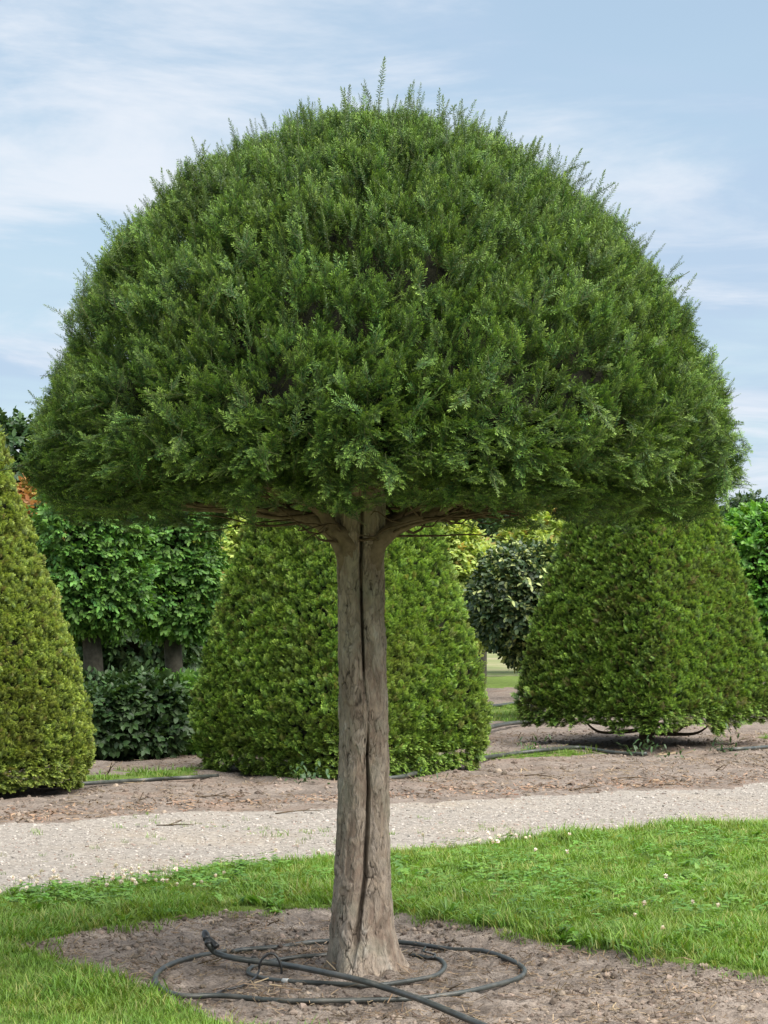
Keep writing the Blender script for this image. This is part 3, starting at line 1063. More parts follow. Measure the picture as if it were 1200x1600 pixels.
def fine_twigs():
    r = np.random.default_rng(12)
    VV, QQ, n0 = [], [], 0
    for j in range(190):
        lp = limb_paths[r.integers(0, len(limb_paths))]
        i = r.integers(8, 39)
        o = lp[i]
        out = unit(np.array([o[0] - TREE_X, o[1] - TREE_Y, 0]))
        d = unit(out * 0.7 + np.array([r.normal(0, 0.8), r.normal(0, 0.8), r.uniform(-0.10, 0.45)]))
        L = r.uniform(0.2, 0.65)
        pts = [o, o + d * L * 0.4 + r.normal(0, 0.025, 3), o + d * L * 0.75 + r.normal(0, 0.03, 3) + (0, 0, 0.03), o + d * L + (0, 0, r.uniform(-0.03, 0.1))]
        V, Q = tube_arrays(spline(pts, 9), np.linspace(r.uniform(0.004, 0.008), 0.0015, 9), 4)
        VV.append(V)
        QQ.append(Q + n0)
        n0 += len(V)
    o = link('twigs', fast_mesh('twigs', np.concatenate(VV), np.concatenate(QQ), [M['twig']]), tree)
    o['kind'] = 'stuff'


fine_twigs()

# ------------------------------------------------------------------ clipped pyramid yews across the road


def block_sample(n, r, prof_z, prof_w, ex, wmul=None):
    """points and normals on a tapering block of rounded-square plan"""
    zs = np.linspace(prof_z[0], prof_z[-1], 800)
    ws = np.interp(zs, prof_z, prof_w)
    cdf = np.cumsum(ws)
    z = np.interp(r.uniform(0, cdf[-1], n), cdf, zs)
    th = r.uniform(-math.pi, math.pi, n)

    def S(z_, t_):
        w_ = np.interp(z_, prof_z, prof_w)
        rad = w_ / (np.abs(np.cos(t_)) ** ex + np.abs(np.sin(t_)) ** ex) ** (1 / ex)
        return np.stack([rad * np.cos(t_), rad * np.sin(t_), z_], -1)
    P = S(z, th)
    N = unit(np.cross(S(z, th + 0.01) - S(z, th - 0.01), S(z + 0.02, th) - S(z - 0.02, th)))
    return P, N


def rotz(P, a):
    c, s = math.cos(a), math.sin(a)
    return np.stack([P[:, 0] * c - P[:, 1] * s, P[:, 0] * s + P[:, 1] * c, P[:, 2]], -1)


def pyramid_yew(label, cx, cy, pz, pw, rot, mat, seed, n=17000, ex=5.0, bottom=0.12, ragged=0.2, low_n=60, fine=1.0):
    r = np.random.default_rng(seed)
    root = empty('pyramid_yew', (cx, cy, 0))
    tag(root, label, 'tree', 'clipped pyramid yews across the gravel road')
    C = np.array([cx, cy, 0])
    tufts = [yew_tuft('hedge_tuft_%d_%d' % (seed, k), mat, seed * 10 + k, 0.048 * fine, 4, 0.022 * fine ** 0.5) for k in range(5)]
    P, N = block_sample(n, r, pz, pw, ex)
    P, N = rotz(P, rot), rotz(N, rot)
    toward = (N[:, 1] < 0.25) | (r.uniform(0, 1, n) < 0.3)
    zb = bottom + ragged * fbm(P[:, 0] * 3 + seed, P[:, 1] * 3, 0, seed, 3)
    keep = toward & (P[:, 2] > zb - 0.06)
    P, N, zb = P[keep], N[keep], zb[keep]
    n = len(P)
    lay = fbm(P[:, 0] * 11, P[:, 1] * 11, P[:, 2] * 20, seed + 3, 2) - 0.5
    big = fbm(P[:, 0] * 2.2, P[:, 1] * 2.2, P[:, 2] * 2.2, seed + 4, 2) - 0.5
    D = unit(N * 0.8 + np.array([0, 0, 0.45]) + r.normal(0, 0.3, (n, 3)))
    S = r.uniform(0.75, 1.25, n)
    low = np.clip((zb + 0.25 - P[:, 2]) / 0.25, 0, 1)
    D = unit(D + np.array([0, 0, -0.9]) * low[:, None])
    O = P + N * (lay * 0.13 + big * 0.05)[:, None] - D * 0.035
    tall = r.uniform(0, 1, n) < 0.02
    S[tall] *= 1.6
    scatter('foliage', O + C, frames(D, np.array([0, 0, 1.0]) + 0.5 * N + r.normal(0, 0.25, (n, 3))), S, r.integers(0, 5, n), tufts, root)
    # near-black hull painting shade into the tuft gaps, trunk and low branches
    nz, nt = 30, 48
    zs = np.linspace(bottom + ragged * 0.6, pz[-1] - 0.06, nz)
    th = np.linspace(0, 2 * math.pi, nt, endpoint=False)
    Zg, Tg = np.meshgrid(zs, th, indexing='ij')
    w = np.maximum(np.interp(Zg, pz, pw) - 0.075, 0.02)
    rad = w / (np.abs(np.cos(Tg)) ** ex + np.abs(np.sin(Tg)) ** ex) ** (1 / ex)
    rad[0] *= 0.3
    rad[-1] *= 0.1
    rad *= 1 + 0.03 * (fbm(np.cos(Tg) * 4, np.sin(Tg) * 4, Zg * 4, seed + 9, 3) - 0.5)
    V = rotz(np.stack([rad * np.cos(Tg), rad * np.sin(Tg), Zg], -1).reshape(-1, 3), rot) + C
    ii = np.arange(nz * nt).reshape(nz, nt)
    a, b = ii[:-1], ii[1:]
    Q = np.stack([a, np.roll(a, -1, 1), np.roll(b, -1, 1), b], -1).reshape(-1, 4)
    link('gap_shade_hull', fast_mesh('gap_shade_hull', V, Q, [M['core']]), root)
    tube('trunk', [C + (0, 0, -0.08), C + (0.02, 0, 0.25), C + (0, 0.02, 0.9)], (0.10, 0.075, 0.06), M['twig'], root, 12, 20, 0.15, seed)
    for k in range(7):
        an = rot + k * 0.9 + r.uniform(-0.3, 0.3)
        d = np.array([math.cos(an), math.sin(an), 0])
        L = pw[1] * r.uniform(0.7, 0.95)
        z0 = r.uniform(0.12, 0.3)
        tube('branch', [C + (0, 0, z0), C + d * L * 0.4 + (0, 0, z0 - 0.02), C + d * L * 0.75 + (0, 0, z0 + 0.0), C + d * L + (0, 0, z0 + 0.15)],
             (0.03, 0.022, 0.014, 0.006), M['twig'], root, 6, 16, 0.1, k)
    return root


base_c = at(533, 1000, 20.6)
pyramid_yew('clipped pyramid yew directly behind the bare fluted trunk', base_c[0], 20.6,
            [0.0, 0.3, 0.55, 1.3, 1.78, 2.28, 3.0, 3.6, 4.1, 4.2], [0.96, 1.04, 1.06, 0.91, 0.795, 0.675, 0.50, 0.35, 0.20, 0.05],
            math.radians(45), M['yew_mid'], 41, 36000, 7.0, -0.06, 0.22)
base_r = at(1008, 1000, 24.2)
pyramid_yew('broad clipped pyramid yew lifted off the soil, brownish on its left face', base_r[0], 24.2,
            [0.0, 0.25, 0.45, 1.12, 1.8, 2.46, 3.0, 3.6, 4.2, 4.25], [0.92, 0.99, 1.03, 0.945, 0.79, 0.605, 0.46, 0.30, 0.12, 0.04],
            math.radians(44), M['yew_right'], 42, 36000, 12.0, 0.16, 0.22)
base_l = at(-75, 1000, 18.4)
pyramid_yew('tall narrow olive-tinged clipped yew beside the two-tier broadleaf trees', base_l[0], 18.4,
            [0.0, 0.2, 0.4, 0.65, 1.02, 1.44, 1.76, 2.13, 2.5, 2.86, 3.3, 3.8, 3.9], [0.98, 1.10, 1.12, 1.08, 1.0, 0.87, 0.75, 0.61, 0.49, 0.37, 0.24, 0.08, 0.03],
            math.radians(20), M['yew_left'], 43, 36000, 2.3, 0.04, 0.16, fine=0.85)

# ------------------------------------------------------------------ broadleaf trees and hedges


def ellip_sample(n, r, rx, ry, rz, ex=2.0):
    d = unit(r.normal(0, 1, (n, 3)))
    k = (np.abs(d[:, 0]) ** ex + np.abs(d[:, 1]) ** ex + np.abs(d[:, 2]) ** ex) ** (-1 / ex)
    P = d * k[:, None]
    N = unit(np.sign(P) * np.abs(P) ** (ex - 1) / np.array([rx, ry, rz]))
    return P * np.array([rx, ry, rz]), N


def leafy(root, name, C, size, rot, mat, seed, n, ex=2.0, L=0.06, W=0.037, lump=0.12, depth=0.2, gap=0.3, core=True, hang=0.2, reach=0.11, fleck=0.0):
    r = np.random.default_rng(seed)
    sp = [leaf_sprig('%s_%d_%d' % (name, seed, k), mat, seed * 7 + k, 6, L, W, reach, fleck) for k in range(4)]
    P, N = ellip_sample(n, r, *size, ex)
    P, N = rotz(P, rot), rotz(N, rot)
    n1 = fbm(P[:, 0] * 4 + seed, P[:, 1] * 4, P[:, 2] * 4, seed, 3) - 0.5
    keep = ((N[:, 1] < 0.35) | (r.uniform(0, 1, n) < 0.35)) & ((n1 > -0.12) | (r.uniform(0, 1, n) > gap))
    P, N, n1 = P[keep], N[keep], n1[keep]
    n = len(P)
    O = P + N * (n1 * 2 * lump - depth * r.uniform(0, 1, n) ** 2 - reach * 0.5)[:, None]
    D = unit(N * 0.7 + np.array([0, 0, 0.25 - hang]) + r.normal(0, 0.6, (n, 3)))
    o = scatter(name, O + C, frames(D, np.array([0, 0, 1.0]) + 0.6 * N + r.normal(0, 0.5, (n, 3))), r.uniform(0.7, 1.2, n), r.integers(0, 4, n), sp, root)
    if core:
        nz, nt = 18, 28
        ph = np.linspace(-math.pi / 2 + 0.02, math.pi / 2 - 0.02, nz)
        th = np.linspace(0, 2 * math.pi, nt, endpoint=False)
        Pg, Tg = np.meshgrid(ph, th, indexing='ij')
        d = np.stack([np.cos(Pg) * np.cos(Tg), np.cos(Pg) * np.sin(Tg), np.sin(Pg)], -1).reshape(-1, 3)
        k = (np.abs(d) ** ex).sum(-1) ** (-1 / ex)
        sh = np.maximum(np.array(size) - depth * 0.8 - reach * 0.5 - lump * 0.5, 0.08)
        V = d * k[:, None] * sh
        V *= (1 + 0.3 * (fbm(V[:, 0] * 4, V[:, 1] * 4, V[:, 2] * 4, seed + 5, 3) - 0.55))[:, None]
        V = rotz(V, rot) + C
        ii = np.arange(nz * nt).reshape(nz, nt)
        a, b = ii[:-1], ii[1:]
        Q = np.stack([a, np.roll(a, -1, 1), np.roll(b, -1, 1), b], -1).reshape(-1, 4)
        link('gap_shade_hull', fast_mesh('gap_shade_hull', V, Q, [M['core']]), root)  # added dark hull, shade behind the leaves put into its colour
    return o


def crown_tree(name, label, base, crowns, trunk_r, mat, seed, group=None, trunk_top=None, **kw):
    root = empty(name, tuple(base))
    tag(root, label, 'tree', group)
    top = trunk_top or max(c[0][2] for c in crowns)
    B = np.array(base, float)
    tube('trunk', [B + (0, 0, -0.15), B + (0.03, 0.0, top * 0.4), B + (-0.02, 0.03, top * 0.75), B + (0.02, 0, top)],
         (trunk_r * 1.3, trunk_r, trunk_r * 0.85, trunk_r * 0.5), M['dark_bark'], root, 12, 24, 0.12, seed)
    for k, (c, size, rot, n, ex) in enumerate(crowns):
        leafy(root, 'crown', B + np.array(c), size, rot, mat, seed + k * 13, n, ex, **kw)
    r = np.random.default_rng(seed)
    c0, s0 = np.array(crowns[0][0]), np.array(crowns[0][1])
    for k in range(4):
        a = r.uniform(0, 6.28)
        e = B + c0 + s0 * np.array([math.cos(a) * 0.7, math.sin(a) * 0.7, r.uniform(-0.3, 0.4)])
        s = B + (0, 0, max(0.3, c0[2] - s0[2] * 0.9))
        tube('limb', [s, (s + e) / 2 + (0, 0, 0.1), e], (trunk_r * 0.5, trunk_r * 0.35, trunk_r * 0.12), M['twig'], root, 6, 12, 0.1, k)
    return root


def gp(px, Y):
    p = at(px, 930, Y)
    return (p[0], Y, 0.0)


# two-tier trees: a leafy box carried on a trunk above a leafy box at the foot
for k, (px, Y, w, zc, hz, lab) in enumerate([
        (142, 22.6, 0.52, 2.0, 0.76, 'two-tier clipped broadleaf tree next to the olive-tinged yew'),
        (268, 23.4, 0.45, 1.88, 0.72, 'two-tier clipped broadleaf tree next to the yew behind the trunk')]):
    crown_tree('two_tier_tree', lab, gp(px, Y), [((0, 0, zc), (w, w, hz), math.radians(28), 5200, 4.0)], 0.10, M['hornbeam'], 60 + k,
               'two-tier clipped trees', L=0.056, W=0.036, lump=0.20, depth=0.18, gap=0.75, hang=0.3)
for k, (px, Y, w, lab) in enumerate([
        (185, 22.3, 0.60, 'low dark clipped hedge block at the foot of the two-tier trees, beside the olive-tinged yew'),
        (292, 23.0, 0.50, 'low clipped hedge block at the foot of the two-tier trees, behind the large yew')]):
    root = empty('hedge_block', gp(px, Y))
    tag(root, lab, 'hedge', 'low hedge blocks under the two-tier trees')
    leafy(root, 'foliage', np.array(gp(px, Y)) + (0, 0, 0.40), (w, w * 0.9, 0.37), math.radians(20), M['dark'] if k == 0 else M['hornbeam'], 80 + k, 3000, 4.0,
          L=0.07, W=0.045, lump=0.13, depth=0.15, gap=0.5, hang=0.35)
    for j in range(5):
        q = np.array(gp(px, Y)) + (-0.35 + 0.17 * j, -0.1 + 0.07 * (j % 2), 0)
        tube('stem', [q + (0, 0, -0.1), q + (0.02, 0, 0.2), q + (0.0, 0.02, 0.5)], (0.02, 0.016, 0.01), M['twig'], root, 6, 10)

crown_tree('ball_tree', 'dark leafy ball tree flecked with pale leaves, between the two large yews', gp(838, 29.0),
           [((0, 0, 1.55), (0.86, 0.86, 0.72), 0, 5200, 2.2), ((0.05, 0.1, 0.95), (0.55, 0.55, 0.30), 0, 1300, 2.0)], 0.09, M['ball'], 90,
           L=0.075, W=0.052, lump=0.1, depth=0.18, gap=0.4, hang=0.3, fleck=0.30)
crown_tree('rounded_tree', 'bright green rounded clipped tree beyond the broad brownish yew', gp(1225, 30.0),
           [((0, 0, 1.75), (0.98, 0.9, 1.05), 0, 6500, 2.8)], 0.1, M['fresh'], 92, L=0.075, W=0.05, lump=0.07, depth=0.15, gap=0.3, hang=0.3)
gold = [(712, 36.0, 1.75, 0.55, 1.0, 'gold', 'yellow-green leafy tree showing beside the yew behind the trunk'),
        (738, 37.5, 1.6, 0.62, 0.95, 'gold', 'yellow-green leafy tree just behind the dark leafy ball tree'),
        (845, 34.5, 2.10, 0.72, 0.75, 'gold', 'yellow-green tree crowning above the dark leafy ball tree'),
        (356, 31.0, 2.05, 0.60, 0.95, 'gold', 'yellow-green leafy tree between a two-tier tree and the yew'),
        (850, 40.0, 2.55, 0.55, 0.55, 'copper', 'copper-tipped young tree behind the yellow-green trees'),
        (752, 41.0, 2.0, 0.40, 0.42, 'copper', 'small copper-tipped tree among the yellow-green trees'),
        (52, 27.0, 2.35, 0.42, 0.62, 'copper', 'orange-tipped shrubby tree behind the olive-tinged yew')]
for k, (px, Y, zc, w, hz, mk, lab) in enumerate(gold):
    crown_tree('garden_tree', lab, gp(px, Y), [((0, 0, zc), (w, w, hz), 0, 2400, 2.0)], 0.07, M[mk], 110 + k, 'young leafy trees of the nursery rows',
               L=0.09, W=0.055, lump=0.2, depth=0.2, gap=0.4, hang=0.1)
backs = [(20, 33.0, 2.3, 1.0, 1.9, 'dark', 'tall dark green tree rising behind the olive-tinged yew'),
         (110, 36.0, 1.7, 1.1, 1.5, 'dark', 'dark green tree behind the two-tier tree next to the olive yew'),
         (215, 35.0, 1.6, 1.1, 1.5, 'dark', 'dark green tree seen between the two two-tier trees'),
         (315, 38.0, 1.7, 1.0, 1.6, 'dark', 'dark green tree behind the two-tier tree next to the large yew'),
         (440, 40.0, 1.7, 1.2, 1.5, 'fresh', 'green tree hidden behind the yew at the trunk'),
         (610, 42.0, 1.7, 1.2, 1.5, 'fresh', 'green tree rising just right of the fluted trunk'),
         (728, 46.0, 2.2, 1.0, 1.6, 'dark', 'dark green tree above the small yellow-green trees'),
         (835, 50.0, 2.3, 1.2, 1.6, 'fresh', 'green tree far behind the copper-tipped tree'),
         (945, 46.0, 2.0, 1.2, 1.6, 'dark', 'dark green tree behind the broad brownish yew'),
         (1080, 48.0, 2.0, 1.2, 1.6, 'dark', 'dark green tree between the broad yew and the rounded tree'),
         (1165, 62.0, 2.6, 1.1, 1.75, 'dark', 'distant dark tree peeping over the rounded clipped tree'),
         (1260, 55.0, 2.1, 1.4, 1.8, 'dark', 'distant dark tree behind the rounded clipped tree'),
         (-60, 38.0, 2.2, 1.2, 1.8, 'dark', 'dark tree behind the olive-tinged yew, partly out of sight')]
for k, (px, Y, zc, w, hz, mk, lab) in enumerate(backs):
    crown_tree('background_tree', lab, gp(px, Y), [((0, 0, zc), (w, w, hz), 0, 2600, 2.0)], 0.10, M[mk], 140 + k, 'trees closing the view behind the nursery rows',
               L=0.12, W=0.075, lump=0.3, depth=0.3, gap=0.5, hang=0.1, reach=0.16)

# ------------------------------------------------------------------ hoses


def hose_pts(pp, lift=0.012):
    out = []
    for p in pp:
        g = G(p[0], p[1])
        ox, oy = np.meshgrid(np.linspace(-0.05, 0.05, 9), np.linspace(-0.05, 0.05, 9))
        z = float(np.percentile(hgt(g[0] + ox, g[1] + oy), 72)) + lift + (p[2] if len(p) > 2 else 0)
        q = G(p[0], p[1], z)
        out.append(q)
    return np.array(out)


HOSE_PATH = []


def hose(name, label, pp, rad, lift=None, group=None, k=12, n=None):
    n = n or len(pp) * 10
    pts = hose_pts(pp, lift if lift is not None else rad * 0.9)
    if len(pp) > 12 and len(pp[0]) == 2:                       # lay the ring on the bumps between its points
        q = spline(pts, 110)
        zz = np.array([np.percentile(hgt(a + np.linspace(-0.03, 0.03, 7)[:, None], b + np.linspace(-0.03, 0.03, 7)[None, :]), 80) for a, b in q[:, :2]]) + rad * 1.0
        ker = np.ones(19) / 19
        q[:, 2] = np.convolve(np.pad(zz, 9, mode='edge'), ker, mode='valid')
        pts, n = q[::2], 220
    HOSE_PATH.append(spline(pts, n))
    o = tube(name, pts, rad, M['rubber'], None, k, n)
    return tag(o, label, 'hose', group)


hose('drip_hose', 'wide dark ring of drip hose laid round the trunk foot',
     [(352, 1489), (318, 1493), (285, 1499), (256, 1512), (243, 1529), (251, 1544), (285, 1555), (345, 1560), (440, 1563), (560, 1562), (640, 1559), (720, 1552),
      (780, 1540), (812, 1526), (819, 1513), (800, 1500), (757, 1487), (700, 1479), (640, 1474), (580, 1471), (500, 1473), (440, 1477), (385, 1484), (358, 1489)], 0.0108)
hose('drip_hose', 'small inner ring of drip hose close round the trunk foot',
     [(640, 1491), (668, 1496), (688, 1502), (695, 1511), (680, 1521), (640, 1530), (580, 1534), (510, 1534), (440, 1530), (402, 1526), (388, 1518), (396, 1510),
      (425, 1502), (462, 1496), (508, 1493), (570, 1487), (620, 1488)], 0.0096)
hoseT = hose('supply_hose', 'thick dark supply hose lying diagonally over both drip rings',
             [(322, 1463, 0.10), (326, 1476, 0.075), (338, 1489, 0.045), (365, 1497, 0.03), (400, 1502, 0.028), (440, 1507, 0.028), (500, 1518, 0.026), (560, 1531, 0.028),
              (610, 1546, 0.03), (660, 1563, 0.032), (720, 1588, 0.02), (800, 1622, 0.01), (900, 1668, 0.0)], 0.0128, 0.014)
e0 = hose_pts([(322, 1463, 0.10)], 0.016)[0]
e1 = hose_pts([(326, 1476, 0.075)], 0.016)[0]
ax = unit(e0 - e1)
tube('end_fitting', [e0 - ax * 0.02, e0 + ax * 0.012, e0 + ax * 0.03], (0.0172, 0.0172, 0.013), M['clip'], hoseT, 12, 10)
tube('hose_clamp', [e0 - ax * 0.052, e0 - ax * 0.045, e0 - ax * 0.038], (0.0158, 0.0158, 0.0158), M['clip'], hoseT, 12, 6)
tube('branch_nipple', [e0 - ax * 0.012 + (0.006, -0.004, 0), e0 - ax * 0.02 + (0.024, -0.012, -0.008), e0 - ax * 0.032 + (0.042, -0.018, -0.022)], (0.011, 0.011, 0.014), M['clip'], hoseT, 10, 10)
Yl = G(425, 1527)[1]
arch = [at(x, y, Yl) for x, y in ((404, 1519), (406, 1505), (413, 1495), (423, 1490), (432, 1494), (438, 1506), (440, 1519), (436, 1529))]
thin = tag(tube('feeder_tube', np.vstack([hose_pts([(330, 1556), (352, 1547), (378, 1541), (394, 1532)], 0.006), arch]), 0.0052, M['clip'], None, 8, 110),
           'thin black feeder tube arching over the supply hose', 'tube')
Ys_ = G(397, 1512)[1]
tag(tube('feeder_tube', [at(x, y, Ys_) for x, y in ((389, 1510), (390, 1500), (395, 1495), (401, 1497), (404, 1505))], 0.0042, M['clip'], None, 8, 40),
    'tiny black tube loop hooked on the supply hose', 'tube')
tag(tube('feeder_tube', hose_pts([(665, 1480), (662, 1486, 0.02), (672, 1489, 0.02), (680, 1492, 0.015), (676, 1496, 0.01), (668, 1498)], 0.008), 0.0055, M['clip'], None, 8, 40),
    'short curled tube joining the two drip rings behind the trunk', 'tube')
kc = int(np.argmin(np.hypot(*(HOSE_PATH[1][:, :2] - G(438, 1531, 0.02)[:2]).T)))
b0 = HOSE_PATH[1][kc - 1:kc + 2]
tag(tube('pipe_clip', b0, 0.0118, M['band'], None, 12, 6), 'small pale grey clip on the inner drip ring', 'clip')
hose('irrigation_pipe', 'long dark irrigation pipe behind the olive-tinged yew', [(60, 1228), (110, 1226), (150, 1223), (220, 1219), (290, 1215), (340, 1212)], 0.017, 0.024, 'irrigation pipes along the yew row')
hose('irrigation_pipe', 'long dark irrigation pipe running from the trunk to the broad yew',
     [(590, 1217), (625, 1214), (660, 1205), (700, 1194), (750, 1185), (800, 1178), (850, 1172), (905, 1168), (960, 1176), (1010, 1178)], 0.02, 0.03, 'irrigation pipes along the yew row')
hose('irrigation_pipe', 'pale curved irrigation pipe in the gap between the two large yews', [(725, 1148), (750, 1141), (780, 1133), (810, 1129), (850, 1127)], 0.026, 0.04, 'irrigation pipes along the yew row')
hose('irrigation_pipe', 'short length of pipe beyond the broad yew', [(1120, 1172), (1160, 1170), (1200, 1167), (1260, 1163)], 0.02, 0.03, 'irrigation pipes along the yew row')
hose('irrigation_pipe', 'thin dark pipe crossing the soil far between the yews', [(750, 1104), (780, 1102), (805, 1099), (850, 1098)], 0.024, 0.05, 'irrigation pipes along the yew row')

# ------------------------------------------------------------------ grass, weeds, clover, stones, debris
blades = [blade_tuft('grass_%d' % k, M['grass'], 500 + k, 11, h, 0.026, 0.0050, ln_) for k, (h, ln_) in enumerate([(0.042, 0.8), (0.06, 1.0), (0.038, 1.3), (0.07, 0.7), (0.05, 1.1)])]


def lawn_points(n, r, Y0, Y1, U=0.22):
    Y = r.uniform(Y0 ** 2, Y1 ** 2, n) ** 0.5
    X = r.uniform(-U, U, n) * Y
    return X, Y


def grass_on(name, zid, n, Y0, Y1, seed, size=(0.7, 1.25), protos=blades, U=0.22, thin=0.0, bright=None):
    r = np.random.default_rng(seed)
    X, Y = lawn_points(n, r, Y0, Y1, U)
    j = 0.05
    k = (zone(X + r.normal(0, j, n), Y + r.normal(0, j, n)) == zid)
    if thin:
        k &= (fbm(X * 2.5, Y * 2.5, 0, seed, 3) + r.normal(0, 0.1, n)) > thin
    X, Y = X[k], Y[k]
    n = len(X)
    pat = fbm(X * 1.8, Y * 1.8, 0, 77, 3)
    E = np.stack([r.normal(0, 0.12, n), r.normal(0, 0.12, n), r.uniform(0, 6.28, n)], -1)
    S = r.uniform(*size, n) * (0.35 + 1.0 * pat)
    o = scatter(name, np.stack([X, Y, hgt(X, Y)], -1), E, S, r.integers(0, len(protos), n), protos)
    return o


tag(grass_on('grass', 1, 60000, 7.6, 16.5, 601), 'bright green lawn grass round the soil bed and beside the road', 'grass')
tag(grass_on('strip_grass', 4, 26000, 18.0, 36.0, 602, (0.9, 1.5), U=0.2, thin=0.4), 'thin grass in strips behind the yew row', 'grass')
tag(grass_on('edge_grass', 2, 1500, 11.0, 16.5, 603, (0.5, 0.8), thin=0.62), 'stray grass on the gravel road', 'grass')


def clover_proto(name, seed):
    r = np.random.default_rng(seed)
    mb = MB()
    for q in range(5):
        o = np.array([r.normal(0, 0.03), r.normal(0, 0.03), r.uniform(0.03, 0.06)])
        a0 = r.uniform(0, 6.28)
        for j in range(3):
            a = a0 + j * 2.094
            mb.add(leaf_v(r, o, np.array([math.cos(a), math.sin(a), 0.1]), np.array([0, 0, 1.0]), 0.018, 0.016), LEAF_F, 0, r.uniform(0, 1))
    return proto(name, mb.mesh(name, [M['weed']], True))


def weed_proto(name, seed, n=9, L=0.10, W=0.026):
    r = np.random.default_rng(seed)
    mb = MB()
    for q in range(n):
        a = r.uniform(0, 6.28)
        mb.add(leaf_v(r, np.array([r.normal(0, .01), r.normal(0, .01), 0.0]), np.array([math.cos(a), math.sin(a), r.uniform(0.2, 1.0)]), np.array([0, 0, 1.0]), L * r.uniform(0.6, 1.1), W), LEAF_F, 0, r.uniform(0.2, 1))
    return proto(name, mb.mesh(name, [M['weed']], True))


def flower_proto(name, seed):
    r = np.random.default_rng(seed)
    mb = MB()
    h = r.uniform(0.075, 0.11)
    c = np.array([r.normal(0, 0.01), r.normal(0, 0.01), h])
    for q in range(26):
        d = unit(r.normal(0, 1, 3) + (0, 0, 0.3))
        s = unit(np.cross(d, (0.3, 0.2, 0.9))) * 0.0024
        b = c + d * 0.003
        e = c + d * 0.0105 + (0, 0, 0.002)
        mb.add([b - s, b + s, e + s * 0.8, e - s * 0.8], [(0, 1, 2, 3)], 0, float(np.clip(d[2] * 0.5 + 0.6, 0, 1)))
    mb.add([(-.001, 0, 0), (.001, 0, 0), (c[0] + .001, c[1], h), (c[0] - .001, c[1], h)], [(0, 1, 2, 3)], 1, 0.5)
    return proto(name, mb.mesh(name, [M['petal'], M['weed']]))


clovers = [clover_proto('clover_%d' % k, 700 + k) for k in range(3)]
weeds = [weed_proto('weed_%d' % k, 710 + k) for k in range(3)]
flowers = [flower_proto('clover_flower_%d' % k, 720 + k) for k in range(3)]


def spots(r, n, cx, cy, sx, sy):
    q = np.stack([r.normal(cx, sx, n), r.normal(cy, sy, n)], -1)
    g = np.array([G(a, b)[:2] for a, b in q])
    k = zone(g[:, 0], g[:, 1]) == 1
    return g[k]


def patch(name, label, cat, protos, blobs, seed, size):
    r = np.random.default_rng(seed)
    g = np.concatenate([spots(r, *b) for b in blobs])
    n = len(g)
    E = np.stack([r.normal(0, 0.15, n), r.normal(0, 0.15, n), r.uniform(0, 6.28, n)], -1)
    o = scatter(name, np.stack([g[:, 0], g[:, 1], hgt(g[:, 0], g[:, 1])], -1), E, r.uniform(*size, n), r.integers(0, len(protos), n), protos)
    return tag(o, label, cat)


patch('clover_leaves', 'clover leaves growing through the lawn', 'clover', clovers,
      [(260, 90, 1410, 70, 14), (220, 330, 1390, 110, 16), (260, 950, 1420, 160, 40), (200, 1100, 1340, 90, 18), (200, 760, 1370, 90, 20)], 801, (0.8, 1.3))
patch('clover_flowers', 'scattered white clover heads in the lawn', 'flowers', flowers,
      [(26, 50, 1412, 40, 10), (26, 190, 1405, 35, 12), (14, 270, 1410, 40, 10), (12, 440, 1365, 60, 8), (12, 770, 1345, 50, 12), (6, 1090, 1470, 70, 30), (3, 900, 1360, 120, 20)], 802, (1.05, 1.4))
patch('broadleaf_weeds', 'broad-leaved weeds growing in the right-hand lawn', 'weeds', weeds,
      [(70, 1110, 1395, 60, 14), (26, 1130, 1312, 50, 6), (40, 960, 1410, 110, 30), (16, 880, 1478, 30, 5), (14, 1100, 1505, 60, 10), (8, 410, 1425, 30, 4), (20, 150, 1455, 90, 12)], 803, (0.6, 1.1))


def plant_thing(name, label, px, py, seed, n, L, W, group=None, cat='weed', zoff=0.0, mat='weed', up=(0.4, 1.6), spread=0.008):
    r = np.random.default_rng(seed)
    g = G(px, py)
    z = float(hgt(g[0], g[1]))
    root = empty(name, (g[0], g[1], z))
    tag(root, label, cat, group)
    for q in range(n):
        mb = MB()
        a = r.uniform(0, 6.28)
        LL = L * r.uniform(0.55, 1.15)
        d = np.array([math.cos(a), math.sin(a), r.uniform(*up)])
        o = np.array([g[0], g[1], z]) + r.normal(0, spread, 3) * (1, 1, 0) + (0, 0, abs(r.normal(0, spread * 0.7)) if spread > 0.05 else 0)
        V = leaf_v(r, o - (0, 0, 0.004), d, np.array([0, 0, 1.0]) - 0.3 * d, LL, W)
        V[3] -= (0, 0, LL * 0.25)
        mb.add(V, LEAF_F, 0, [0.2, .5, .7, 1, .7, .5, .4, .8])
        link('leaf', mb.mesh('leaf', [M[mat]], True), root)
    return root


